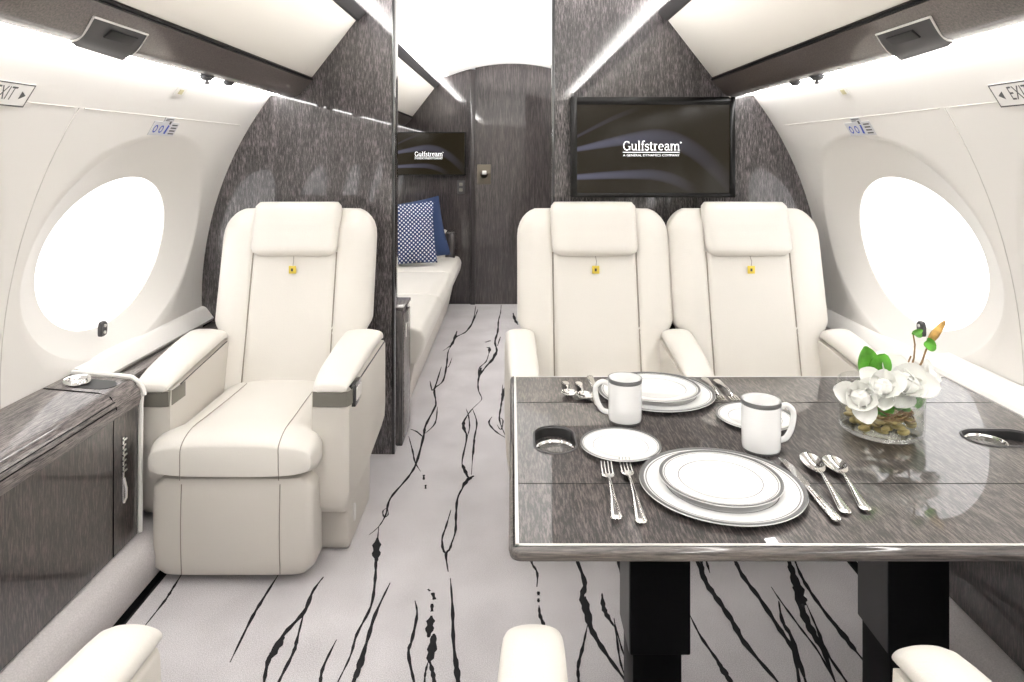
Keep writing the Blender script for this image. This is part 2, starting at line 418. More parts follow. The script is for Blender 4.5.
# ------------------------------------------------------------------ floor with drawn veins
mb = MB()
mb.quad((-1.3, Y0, 0), (1.3, Y0, 0), (1.3, Y1+.03, 0), (-1.3, Y1+.03, 0), 0)
veins = [
 ([(475.7,306),(473,321),(466,331.7),(456.3,337),(451,345),(443,351)], 1.8),
 ([(478,309),(475.5,316),(471,327)], 1.0),
 ([(451,345),(447.9,352.8),(446.6,365),(443,381),(434.3,389.7),(436,405.6),(429,418.8)], 1.6),
 ([(457,331),(454,340),(450,348)], 2.4),
 ([(452,358),(449,366),(446.6,368)], .8),
 ([(429.9,381),(433.4,390.6),(441.4,366.9)], 1.6),
 ([(435,390),(435.5,400),(435,407),(425.6,425.8),(423.3,437.6),(416.2,463.4),(408,477.5),(390.4,498.6),(385.7,515),(378.7,526.8),(369.3,535)], 2.2),
 ([(387.5,508),(383,511),(384,517),(388,515),(387.5,508)], 1.3),
 ([(437.4,407),(435,423.5),(424.5,434)], 1.4),
 ([(410.4,429.3),(417,432),(423.3,437.6)], 1.8),
 ([(408.7,436.4),(412.7,451.6),(415,462.2),(420.5,471.6)], 1.5),
 ([(423.8,475),(423.8,480)], 2.4), ([(425.6,485),(425.6,489)], 2.0),
 ([(378.7,526.8),(377.5,540.8),(376.8,549),(375.9,560),(375.2,578.7),(370.9,606.6),(356.9,634.5),(350.5,656),(338.7,680.7),(332,695)], 2.6),
 ([(377.5,538),(376.3,550.7),(376.5,562)], 7),
 ([(323.6,577),(312.9,591.6),(304,612.3),(284.7,633.8),(269.7,657.4),(264.3,681),(262,700)], 4.2),
 ([(284,637),(277,648),(269,661)], 6.5),
 ([(304,612.3),(297,640),(293.3,653),(279.4,681),(272,700)], 3.2),
 ([(182,574),(172,590),(164.4,601.6),(144,627.3)], 2.4),
 ([(279,574),(262,601),(250.4,621),(230,662.8)], 3.0),
 ([(390.2,583),(375.2,615),(366.6,643),(353.7,681.8),(349,700)], 3.6),
 ([(366,645),(360,665),(354,682)], 6),
 ([(336.5,640),(323.6,666.7),(320.4,681.8),(320,700)], 3),
 ([(415,601),(417,615),(412,640),(408.5,653.9),(413.9,681.8),(418,700)], 3.0),
 ([(428,589.5),(430,591.5)], 2.2), ([(432.5,593),(434.6,600)], 4), ([(432,604),(432,612)], 3.6),
 ([(431.5,616),(430,626),(428.5,638)], 7), ([(434,634),(432,650),(429,663)], 8),
 ([(429,660),(426,670),(424.6,681),(424,700)], 2), ([(429,660),(432,670),(434,681),(436,700)], 4),
 ([(441.8,540),(442.8,549),(446,555)], 2.2), ([(452.5,540),(450,549),(446,555),(448.2,572.2)], 2.4),
 ([(450.4,578.7),(452.5,608.7),(453.6,643),(457.9,681.8),(460,700)], 3.2),
 ([(455,655),(457,672),(459,690)], 5.5),
 ([(479.6,402.3),(470.2,411.7),(463.2,424.6),(466.7,437.6),(462,464.6),(469,477.5)], 1.6),
 ([(464,420),(463.5,427),(466,434)], 3),
 ([(466,409),(468.5,416),(469.5,428),(467,438)], 1.2),
 ([(472.6,409.4),(476.8,423.5),(473.8,442.3),(471.4,475)], 1.5),
 ([(474.3,440),(473,455)], 2.4), ([(462,464),(465,471),(468,478)], 3.2),
 ([(474,476),(468,480),(462,488)], 4.2),
 ([(470.2,477.5),(458.5,496),(456,515),(455,533.8),(446.3,556)], 2.2),
 ([(451,510.3),(446,527),(442,540.8),(445.6,555)], 1.8),
 ([(502.5,385),(502,398.5),(500.8,408),(499.6,421),(506.6,438.7)], 1.6),
 ([(506.6,438.7),(496,432),(489,423.5),(492,417)], 1.8),
 ([(500,418),(503,421),(501,430),(497,425)], 1.2),
 ([(501.2,305),(500.5,313),(498.5,321),(497.7,331.7),(495,342),(496.8,351),(494,358),(486,366.9),(479,377.4),(478.3,389.7),(481.8,398.5),(479.6,402.3)], 1.8),
 ([(497,350),(493,359),(486,367)], 2.8), ([(500.5,337),(497.5,346)], 1.2),
 ([(485.3,342.5),(490.6,340.8)], 2.5), ([(486.2,347.5),(489.5,348.5),(488.9,353.8)], 2.6), ([(488.9,352.8),(486.2,361.6),(479.2,368.6),(478.3,377.4)], 1.2),
 ([(481,368),(479,376)], 3),
 ([(506.5,386.2),(503.5,393),(502,402)], 3.2),
 ([(513,313),(515,320),(518,325)], 2.5),
 ([(530.7,556),(532,564),(537.2,573.6),(536.9,587.6)], 2.2), ([(538.5,592),(538.5,596)], 3.4), ([(538.5,599),(538.5,603)], 3),
 ([(539,606),(540,616),(543.8,625.8),(546,640)], 3.2),
 ([(574,540),(576.4,558.7),(584.7,583),(582,597.8),(585.5,612),(591.2,629.5),(604.3,651.8),(623,678),(632,690)], 5),
 ([(585,597),(588,612),(592,630)], 5), ([(587.5,625.8),(583,647),(578.2,666.7),(578.6,682),(579,700)], 3),
 ([(602,594),(603.4,607),(607,616),(614.5,627.6)], 4.5), ([(614,619),(616,632),(620,661),(626,680)], 2), ([(616,628),(622,650),(628,665)], 1.6),
 ([(617,545),(618.3,560.6),(621,575.5)], 3),
 ([(690,545),(696.8,560.6),(706,583),(717.3,599.7),(732.2,622),(745.2,644.4),(776.9,681.7),(790,696)], 5.5),
 ([(700,555),(702,566),(704,575)], 3), ([(703,552),(706,560.6),(709.8,573.6)], 2.2),
 ([(728,545),(734,558.7),(743.3,577.4),(760,599.7),(780.6,631.4),(793.6,651.9),(799,681.7),(802,700)], 4.6),
 ([(771.3,587.6),(780.6,601.6),(801,629.5),(817.9,651.9),(834.6,681.7),(842,695)], 2.2),
 ([(778.7,601.6),(782.5,622),(791.8,638.8),(803,674),(808,690)], 4),
 ([(787,556),(790,565.2),(795.5,583),(803,612.8),(812,632),(823.4,651.9),(834.6,681.7)], 7),
 ([(797,580),(800,596),(805,606)], 9),
 ([(792.7,555),(800,574),(810.4,592.3),(829,618.3),(858.8,655.6),(880,680)], 3.6), ([(829,618),(845,638),(857,654)], 6),
 ([(806.7,605.3),(817.9,631.4),(827,653.7),(845.8,681.7),(856,696)], 3),
 ([(689.3,614.6),(700.5,637),(717.3,661.2),(730.3,681.7),(738,694)], 3),
 ([(717,661),(725,674),(733,686)], 6),
]
zl = .0006
for pts_, w in veins:
    q = smooth_path(pts_, 5)
    P3 = []; W3 = []
    n = len(q)
    for i, (a, b_) in enumerate(q):
        t = i/(n-1)
        p = on_z(a, b_, 0); tp = min(1, .22+2.6*min(t, 1-t)) if n > 6 else .8
        P3.append(Vector((p.x, p.y, zl))); W3.append(max(.0025, w*p.y/F*tp*(1+.28*math.sin(i*1.9+w*3))*1.05))
    zl += .00002
    mb.strip(P3, W3, 1)
# more veins where furniture hides them or behind the photographer
for k in range(14):
    x = R.uniform(-.9, 1.0); y = R.choice([R.uniform(-1.6, .9), R.uniform(1.9, 2.6) if abs(x) > .6 else R.uniform(-1.6, .9)])
    P3 = []; a = x
    for i in range(14):
        a += R.uniform(-.035, .035); P3.append(Vector((a, y+i*.05, zl)))
    mb.strip(P3, [.010*(1+.7*math.sin(i+k)) for i in range(14)], 1)
struct(mb, 'floor', [M['carpet'], M['vein']], 0)

# carpeted kick ledges
for side, nm in ((-1, 'trim_1'), (1, 'trim_2')):
    mb = MB()
    prof = [(1.025, 0), (1.0, .02), (.995, .085), (1.003, .115), (1.02, .13), (1.10, .135), (1.235, .135), (1.235, 0)]
    mb.prism([(side*a, b_) for a, b_ in prof], 'y', Y0, YP-.001)
    mb.box(*sorted((side*.988, side*1.05)), Y0, YP-.002, -.01, .008, 1)
    struct(mb, nm, [M['carpet_led'], M['black']], 60)

# ------------------------------------------------------------------ window sill trims
for side, nm in ((-1, 'trim_3'), (1, 'trim_4')):
    mb = MB()
    prof = [(1.238, .535), (1.200, .538), (1.196, .548), (1.226, .588), (1.236, .593), (1.26, .595), (1.26, .535)]
    mb.prism([(side*a, b_) for a, b_ in prof], 'y', 1.94, YP-.0005)
    struct(mb, nm, M['white'], 40)

mb = MB()
mb.prism([(1.132, .577), (1.132, .622), (1.140, .631), (1.16, .634), (1.238, .640), (1.243, .59)], 'y', -1.5, 1.935)
struct(mb, 'trim_8', M['white'], 30)

# ------------------------------------------------------------------ bulkheads
def bulkhead(x_in, side, nm, mats, y0, y1):
    mb = MB()
    pts_ = [(x_in, 0.0)]
    pts_.append((side*1.2, 0.0))
    for i in range(15):
        z = .1+1.40*i/14
        p = hull(th_z(z), side, 0, .01); pts_.append((p.x, z))
    pts_ += [(side*.88, 1.64), (side*.87, 1.867)]
    xs = [side*.80+(x_in-side*.80)*i/10 for i in range(11)]
    pts_ += [(x, ceil_z(x)+.004) for x in xs]
    mb.prism(pts_, 'y', y0, y1)
    return struct(mb, nm, mats, 20)
bulkhead(-.476, -1, 'wall_aft_left', M['veneer_v'], YP, YP+.05)
bulkhead(.166, 1, 'wall_aft_right', M['veneer_v'], YP, YP+.05)
mb = MB()   # dark jamb trims of the opening
mb.box(-.482, -.470, YP-.004, YP+.075, 0, 1.845, 0, .002)
struct(mb, 'trim_5', M['gloss_black'])
mb = MB()
mb.box(.160, .172, YP-.004, YP+.075, 0, 1.92, 0, .002)
struct(mb, 'trim_6', M['gloss_black'])

# far bulkhead and sliding door
mb = MB()
def arch_panel(mb, x0, x1, y0, y1, dz=.004):
    xs = [x1+(x0-x1)*i/16 for i in range(17)]
    mb.prism([(x0, 0), (x1, 0)]+[(x, ceil_z(x)+dz) for x in xs], 'y', y0, y1)
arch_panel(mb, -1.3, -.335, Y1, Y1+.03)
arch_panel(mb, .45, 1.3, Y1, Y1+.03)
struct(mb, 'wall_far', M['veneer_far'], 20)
mb = MB()
mb.box(-.335, -.296, Y1-.03, Y1+.03, 0, 1.888, 0, .004)
mb.box(.41, .45, Y1-.03, Y1+.03, 0, 1.865, 0, .004)
struct(mb, 'trim_7', plain('dark_post', (.02, .015, .015), .3, coat=.6))
mb = MB()
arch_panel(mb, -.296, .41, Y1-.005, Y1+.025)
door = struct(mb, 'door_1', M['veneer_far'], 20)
mb = MB()
h = at_d(484, 175, Y1-.01)
mb.box(h.x-.055, h.x+.055, Y1-.012, Y1-.003, h.z-.075, h.z+.085, 0, .004)
mb.lathe([(.0001, 0), (.03, 0), (.034, .004), (.034, .008), (.028, .008), (.026, .003)], n=24)
# turn the lathed ring to face the cabin
ring_n = 24*6
for i in range(len(mb.v)-ring_n, len(mb.v)):
    x, y, z = mb.v[i]; mb.v[i] = (h.x+x, Y1-.012-z, h.z-.0+y)
hd = mb.build('door_handle', M['brass'], door)
mb = MB(); mb.box(h.x-.014, h.x+.02, Y1-.024, Y1-.018, h.z+.005, h.z+.035, 0, .002)
mb.build('latch_button', M['white'], hd)

# wall switch
o = at_d(461, 187, Y1)
mb = MB(); mb.box(o.x-.03, o.x+.03, Y1-.012, Y1, o.z-.055, o.z+.055, 0, .006, 3)
sw = tag(mb.build('wall_switch', M['pod']), 'small upright grey switch plate on the far wood bulkhead beside the door', 'switch')
for dz in (-.022, .022):
    mb = MB(); mb.box(o.x-.014, o.x+.014, Y1-.018, Y1-.011, o.z+dz-.013, o.z+dz+.013, 0, .003)
    mb.build('switch_button', M['brushed'], sw)

# ------------------------------------------------------------------ overhead bins with service strips
def bin_(side, y0, y1, label, units):
    e = empty('overhead_bin', label, 'overhead bin', (side*.75, (y0+y1)/2, 1.45), 0, None)
    inv = Matrix.Translation(-Vector(e.location))
    def fin(mb, nm, mats, par=None, sm=35):
        if par is None:
            mb.v = [tuple(inv @ Vector(v)) for v in mb.v]; return mb.build(nm, mats, e, sm)
        mb.v = [tuple(inv @ Vector(v)) for v in mb.v]; return mb.build(nm, mats, par, sm)
    A, B, Bc, Cc, D, E_ = (.915, 1.437), (.872, 1.436), (.852, 1.446), (.803, 1.497), (.618, 1.737), (.590, 1.770)
    # carcass behind
    mb = MB(); mb.prism([(side*a, b_) for a, b_ in [(.95, 1.44), (.86, 1.45), (.81, 1.505), (.625, 1.745), (.605, 1.765), (.70, 1.758), (.80, 1.66), (.965, 1.46)]], 'y', y0, y1)
    fin(mb, 'carcass', M['strip'])
    # cream door panel
    mb = MB(); mb.prism([(side*a, b_) for a, b_ in [(.800, 1.510), (.620, 1.742), (.632, 1.752), (.812, 1.520)]], 'y', y0+.004, y1-.008, 0, .003)
    mb.prism([(side*a, b_) for a, b_ in [(.7995, 1.5105), (.6205, 1.7425), (.625, 1.745), (.803, 1.513)]], 'y', y1-.125, y1-.1225, 1)
    fin(mb, 'door', [M['bin'], M['edge']])
    # dark lower service strip
    mb = MB()
    pr = smooth_path([A, B, Bc, (.825, 1.472), Cc], 4)
    outer = [(side*a, b_) for a, b_ in pr]; inner = [(side*(a+.012), b_+.012) for a, b_ in pr][::-1]
    mb.prism(outer+inner, 'y', y0, y1)
    st = fin(mb, 'service_strip', M['strip'], None, 50)
    mb = MB(); mb.tube([(side*.801, y0, 1.503), (side*.801, y1, 1.503)], .004, 6); fin(mb, 'piping', M['black'])
    # dark upper rail
    mb = MB(); mb.prism([(side*a, b_) for a, b_ in [(.622, 1.736), (.612, 1.742), (.584, 1.772), (.590, 1.785), (.61, 1.786), (.632, 1.748)]], 'y', y0, y1, 0, .002)
    fin(mb, 'upper_rail', M['pod'])
    # led channels
    mb = MB(); mb.box(*sorted((side*.922, side*.960)), y0+.01, y1-.01, 1.440, 1.445)
    fin(mb, 'wash_light', M['led'])
    mb = MB(); mb.box(*sorted((side*.640, side*.680)), y0+.01, y1-.01, 1.764, 1.768)
    fin(mb, 'cove_light', M['cove'])
    la = bpy.data.lights.new('cove_lamp', 'AREA'); la.shape = 'RECTANGLE'; la.size = .03; la.size_y = (y1-y0)-.1
    la.energy = 11.5*(y1-y0); la.color = (1, .985, .965); la.spread = math.radians(110)
    lo_ = bpy.data.objects.new('cove_lamp', la); C.objects.link(lo_); lo_.parent = e
    lo_.location = Vector((side*.69, (y0+y1)/2, 1.795))-Vector(e.location)
    dv = Vector((-side*.80, 0, .17)).normalized()          # lies in the cove, thrown across the ceiling
    zq = -dv; yq = Vector((0, 1, 0)); xq = yq.cross(zq).normalized()
    lo_.rotation_euler = Matrix((xq, yq, zq)).transposed().to_euler()
    # passenger unit pods
    for yc in units:
        mb = MB(); K = 20
        rings = []
        for j in range(13):
            t = j/12; y = yc-.10+.20*t; ring = []
            for k in range(K+1):
                f = k/K
                xx = .822+.090*f; zz = 1.474-.038*math.sin(min(1, f*1.35)*PI/2)
                e_ = min(1, min(t, 1-t)/.10); e2 = math.sqrt(1-(1-e_)**2)
                bul = .003+(.014*f**1.5*(.4+.6*t))*e2
                ring.append((side*(xx-bul*.4), y+.065*f, zz-bul))
            rings.append(ring)
        mb.loft(rings, cap=False, closed=False)
        pod = fin(mb, 'air_outlet_pod', M['pod'], None, 60)
        mb = MB()
        rim = [rings[0][k] for k in range(K)]+[rings[j][0] for j in range(13)]
        mb.tube([rings[0][K-2-k] for k in range(K-1)], .0022, 6)
        mb.tube([rings[j][0] for j in range(13)], .0026, 6)
        mb.tube([rings[12][k] for k in range(K-1)], .0018, 6)
        mb.v = [tuple(inv @ Vector(v)) for v in mb.v]; mb.build('rim', M['edge'], pod)
        mb = MB()
        mb.box(-.050, .050, -.012, .012, -.003, .003, 0, .002)
        mt = Matrix.Translation((side*.840, yc+.028, 1.452)) @ Matrix.Rotation(side*math.radians(38), 4, 'Y') @ Matrix.Rotation(PI/2, 4, 'Z')
        mb.v = [tuple(inv @ mt @ Vector(v)) for v in mb.v]; mb.build('outlet_slot', M['bowl_dark'], pod)
    # eyeball reading lights
    for yy, r_ in ((2.05, .021), (2.21, .018)):
        if not (y0 < yy < y1): continue
        mb = MB()
        mb.lathe([(.0001, -.012), (r_*.5, -.012), (r_*.9, -.006), (r_, 0), (r_*1.15, .002)], (side*.915, yy, 1.437), 20)
        if r_ > .02: mb.lathe([(.0001, -.024), (.006, -.023), (.007, -.020), (.004, -.017), (.003, -.010)], (side*.915, yy, 1.437), 10)
        fin(mb, 'reading_light', M['darkgrey'])
    return e
bin_(-1, Y0, YP, 'long cream overhead bin with dark lower strip above the left window', (1.44, .2, -1.0))
bin_(1, Y0, YP, 'long cream overhead bin with dark lower strip above the right window', (1.44, .2, -1.0))
bin_(-1, YP+.05, Y1, 'cream overhead bin above the sofa, seen through the doorway', ())
bin_(1, YP+.05, Y1, 'cream overhead bin on the right behind the television bulkhead', ())

# ------------------------------------------------------------------ text helpers
def text_mesh(mb, txt, size, frame, mi=0, align='CENTER', thick=.0004):
    """frame: (origin, ux, uy) ; text is centred on origin"""
    cu = bpy.data.curves.new('t', 'FONT'); cu.body = txt; cu.size = 1; cu.align_x = align; cu.align_y = 'CENTER'
    cu.resolution_u = 2
    ob = bpy.data.objects.new('t', cu); C.objects.link(ob)
    me = bpy.data.meshes.new_from_object(ob)
    o_, ux, uy = frame; nz = ux.cross(uy)
    idx = mb.pts([o_+ux*(v.co.x*size)+uy*(v.co.y*size) for v in me.vertices])
    for p in me.polygons: mb.face([idx[i] for i in p.vertices], mi)
    bpy.data.objects.remove(ob); bpy.data.curves.remove(cu); bpy.data.meshes.remove(me)

def arc(cx_, cy_, rx, ry, a0, a1, n=10):
    return [(cx_+rx*math.cos(math.radians(a0+(a1-a0)*i/n)), cy_+ry*math.sin(math.radians(a0+(a1-a0)*i/n))) for i in range(n+1)]
T_, S_ = .20, .07       # thick and thin strokes
GL = {
 'G': (1.30, [(arc(.62, .70, .48, .66, 48, 312, 16), .17), ([(1.06, .04), (1.06, .60)], .19), ([(.82, .60), (1.24, .60)], S_), ([(.98, 1.36), (.98, 1.02)], S_)]),
 'u': (1.12, [([(.26, .98), (.26, .30)]+arc(.5, .30, .24, .25, 180, 300, 6)+[(.80, .28)], .15), ([(.82, .98), (.82, .04)], T_), ([(.08, .97), (.28, .97)], S_), ([(.64, .97), (.84, .97)], S_), ([(.80, .03), (1.02, .03)], S_)]),
 'l': (.56, [([(.28, 1.45), (.28, .03)], T_), ([(.10, 1.44), (.28, 1.44)], S_), ([(.06, .03), (.50, .03)], S_)]),
 'f': (.62, [([(.28, .03), (.28, 1.15)]+arc(.50, 1.15, .22, .28, 180, 50, 6), .17), ([(.06, .95), (.54, .95)], S_+.02), ([(.06, .03), (.52, .03)], S_)]),
 's': (.80, [(arc(.40, .74, .24, .22, 40, 230, 8)+arc(.40, .27, .25, .25, 70, -140, 9), .15), ([(.66, .98), (.66, .72)], S_), ([(.12, .02), (.12, .32)], S_)]),
 't': (.66, [([(.28, 1.28), (.28, .25)]+arc(.46, .25, .18, .22, 180, 320, 6), .18), ([(.06, .95), (.60, .95)], S_+.02)]),
 'r': (.80, [([(.26, .98), (.26, .03)], T_), ([(.28, .65)]+arc(.52, .68, .22, .26, 150, 50, 5), .13), ([(.08, .97), (.28, .97)], S_), ([(.06, .03), (.52, .03)], S_)]),
 'e': (.96, [(arc(.48, .5, .34, .45, 5, 318, 16), .16), ([(.16, .54), (.80, .54)], S_)]),
 'a': (1.0, [(arc(.46, .70, .26, .27, 160, 0, 8)+[(.72, .25)]+arc(.84, .18, .12, .13, 180, 320, 4), .17), (arc(.44, .28, .26, .25, 60, 320, 10), .13)]),
 'm': (1.66, [([(.26, .98), (.26, .03)], T_), ([(.30, .70)]+arc(.56, .66, .24, .29, 130, 0, 6)+[(.80, .03)], .17), ([(.84, .70)]+arc(1.12, .66, .24, .29, 130, 0, 6)+[(1.36, .03)], .17),
        ([(.08, .97), (.28, .97)], S_), ([(.08, .03), (.46, .03)], S_), ([(.62, .03), (1.0, .03)], S_), ([(1.18, .03), (1.56, .03)], S_)]),
}
def logo(mb, cx_, cz_, y, width):
    tot = sum(GL[c][0]*.93 for c in 'Gulfstream')
    k = width/tot; x = 0
    n_ = Vector((0, -1, 0))
    for ch in 'Gulfstream':
        adv, strokes = GL[ch]
        for pl, w in strokes:
            P = [Vector((cx_-width/2+(x+a)*k, y, cz_+b_*k)) for a, b_ in pl]
            mb.strip(P, [w*k*.92]*len(P), 0, n_)
        x += adv*.93
    xr = cx_+width/2
    mb.lathe([(.0001, 0), (.10*k, 0)], (0, 0, 0), 10)
    for i in range(len(mb.v)-20, len(mb.v)):
        a, b_, c_ = mb.v[i]; mb.v[i] = (xr+.16*k+a*1.3, y, cz_+1.2*k+b_*1.3)
    z = cz_-.30*k
    mb.strip([Vector((cx_-width/2, y, z)), Vector((xr, y, z))], [.10*k]*2, 0, n_)
    return cz_-.78*k, k

M['tv_black'] = plain('tv_frame_black', (.005, .005, .005), .22, spec=.3)
def television(p0, p1, y, label, logo_px, scr):
    """p0,p1: (x,z) lower-left, upper-right of the frame; scr: bezel insets l,r,b,t"""
    x0, z0 = p0; x1, z1 = p1
    e = empty('television', label, 'television', ((x0+x1)/2, y+.03, z0))
    off = -Vector(e.location)
    def fin(mb, nm, mt, par=e, sm=35):
        mb.v = [tuple(Vector(v)+off) for v in mb.v]; return mb.build(nm, mt, par, sm)
    l, r_, b_, t = scr
    mb = MB(); mb.box(x0, x1, y+.008, y+.055, z0, z1, 0, .004); fin(mb, 'housing', M['tv_black'])
    mb = MB()
    for bx in ((x0, x0+l, z0, z1), (x1-r_, x1, z0, z1), (x0+l, x1-r_, z0, z0+b_), (x0+l, x1-r_, z1-t, z1)):
        mb.box(bx[0], bx[1], y, y+.012, bx[2], bx[3], 0, .0015)
    fin(mb, 'bezel', M['tv_black'])
    mb = MB(); sx0, sx1, sz0, sz1 = x0+l, x1-r_, z0+b_, z1-t
    mb.box(sx0, sx1, y+.005, y+.0078, sz0, sz1)
    sc_ = fin(mb, 'screen', M['screen'], e, 0)
    mb = MB(); zt, k = logo(mb, logo_px[0], logo_px[1], y+.0044, logo_px[2])
    text_mesh(mb, 'A GENERAL DYNAMICS COMPANY', .50*k, (Vector((logo_px[0], y+.0044, zt)), Vector((1, 0, 0))*1.12, Vector((0, 0, 1))))
    fin(mb, 'logo', M['logo'], sc_, 0)
    return e
yT = 2.66
a = at_d(571, 197.5, yT); b_ = at_d(735.5, 97, yT)
lg = at_d(651.5, 150.3, yT)
television((a.x, a.z), (b_.x, b_.z), yT, 'large black television showing a white word logo above the two right seats', (lg.x, lg.z, 57*yT/F), (.024, .021, .018, .030))
mb = MB(); mb.box((a.x+b_.x)/2-.2, (a.x+b_.x)/2+.2, yT+.05, YP+.001, 1.12, 1.36, 0, .004)
yF = Y1-.06
a = at_d(388, 175.5, yF); b_ = at_d(465.5, 132, yF); lg = at_d(428.5, 156.2, yF)
tv2 = [q for q in C.objects if q.name == 'television'][0]
mb.v = [tuple(Vector(v)-Vector(tv2.location)) for v in mb.v]; mb.build('wall_bracket', M['black'], tv2)
television((a.x, a.z), (b_.x, b_.z), yF, 'smaller television with the same logo on the far bulkhead above the sofa', (lg.x, lg.z, 28*yF/F), (.008, .008, .008, .008))

# ------------------------------------------------------------------ wall placards and exit signs
def wall_frame(side, y, z, off=-.0015):
    th = th_z(z); o_ = hull(th, side, y, off)
    up = (hull(th+.01, side, y, off)-hull(th-.01, side, y, off)).normalized()
    ux = Vector((0, -side, 0))*-1        # reading direction seen from inside
    ux = Vector((0, 1, 0)) if side < 0 else Vector((0, -1, 0))
    return o_, ux, up
def patch(mb, fr_, x0, x1, y0, y1, mi, lift=0, shear=0):
    o_, ux, uy = fr_; n = ux.cross(uy)
    P = lambda x, y: o_+ux*x+uy*y+n*lift
    mb.quad(P(x0, y0), P(x1, y0), P(x1, y1), P(x0, y1), mi)
def slab(mb, fr_, x0, x1, y0, y1, mi, th=.0015):
    o_, ux, uy = fr_; n = ux.cross(uy)
    lo = [o_+ux*x+uy*y for x, y in ((x0, y0), (x1, y0), (x1, y1), (x0, y1))]
    mb.loft([lo, [p+n*th for p in lo]], True, True, mi)
for side, where in ((-1, 'left'), (1, 'right')):
    # exit sign: arrow points towards the far end of the cabin on both walls
    fr_ = wall_frame(side, 1.372, 1.328)
    if True:
        mb = MB(); w, hh = .103, .028
        slab(mb, fr_, -w, w, -hh, hh, 0)
        t = .0032
        for r4 in ((-w, w, hh-t, hh), (-w, w, -hh, -hh+t), (-w, -w+t, -hh, hh), (w-t, w, -hh, hh)): patch(mb, fr_, *r4, 1, .0018)
        o_, ux, uy = fr_; n = ux.cross(uy); s_ = 1 if side < 0 else -1
        text_mesh(mb, 'EXIT', .046, (o_+n*.0019+ux*s_*.028+uy*.001, ux*.62, uy), 1)
        c0 = o_+ux*s_*.080+n*.0019
        i3 = mb.pts([c0+uy*.010-ux*s_*.006, c0-uy*.010-ux*s_*.006, c0+ux*s_*.010]); mb.face(i3, 1)
        tag(mb.build('exit_sign', [M['white'], M['greyink']], None, 0), 'white exit sign with grey border and arrow on the %s wall' % where, 'sign')
    fr_ = wall_frame(side, 2.10, 1.283)
    mb = MB()
    slab(mb, fr_, -.075, .075, -.025, .022, 0); slab(mb, fr_, -.025, .03, .022, .038, 0)
    o_, ux, uy = fr_; n = ux.cross(uy)
    for xx in (-.052, -.018):
        circ = [o_+ux*(xx+.009*math.cos(i*PI/8))+uy*(-.003+.011*math.sin(i*PI/8))+n*.0018 for i in range(17)]
        mb.strip(circ, [.0045]*17, 1, n)
    mb.strip([o_+ux*.012+uy*-.018+n*.0018, o_+ux*.016+uy*.012+n*.0018], [.012, .010], 1, n)
    patch(mb, fr_, .010, .022, .015, .026, 2, .0019)
    for k in range(4): patch(mb, fr_, .034, .068, -.019+k*.010, -.0145+k*.010, 2, .0019)
    for k in range(2): patch(mb, fr_, -.02, .006+.02*k, .026+k*.005, .0285+k*.005, 2, .0019)
    tag(mb.build('placard', [M['sticker'], M['blue'], M['ink']], None, 0), 'small silver sticker with blue symbols above the %s window' % where, 'sticker')
    fr_ = wall_frame(side, 2.06, 1.392)
    mb = MB(); slab(mb, fr_, -.03, .03, -.014, .014, 0); slab(mb, fr_, -.010, .012, -.008, .008, 1, .003)
    tag(mb.build('sensor_plate', [M['edge'], plain('sensor_amber', (.55, .5, .3), .4)], None, 0), 'tiny pale square plate high on the %s wall under the lights' % where, 'wall plate')
    # window shade switch
    py = 1.975
    fr_ = wall_frame(side, 2.09, .668, .010)
    o_, ux, uy = fr_; n = ux.cross(uy)
    mb = MB()
    prof = [(.016*math.copysign(abs(math.cos(a_))**.5, math.cos(a_)), .023*math.copysign(abs(math.sin(a_))**.5, math.sin(a_))) for a_ in [2*PI*i/24 for i in range(24)]]
    mb.loft([[o_+ux*x*s2+uy*y*s2+n*l for x, y in prof] for s2, l in ((1, -.004), (1, .004), (.85, .008))], True)
    sws = tag(mb.build('shade_switch', M['pod'], None, 40), 'small dark two-button shade switch at the lower edge of the %s window' % where, 'switch')
    for dy in (-.010, .010):
        mb = MB(); mb.loft([[o_+ux*.005*math.cos(i*PI/6)+uy*(dy+.005*math.sin(i*PI/6))+n*l for i in range(12)] for l in (.0075, .0105)], True)
        mb.build('button', M['white'], sws)

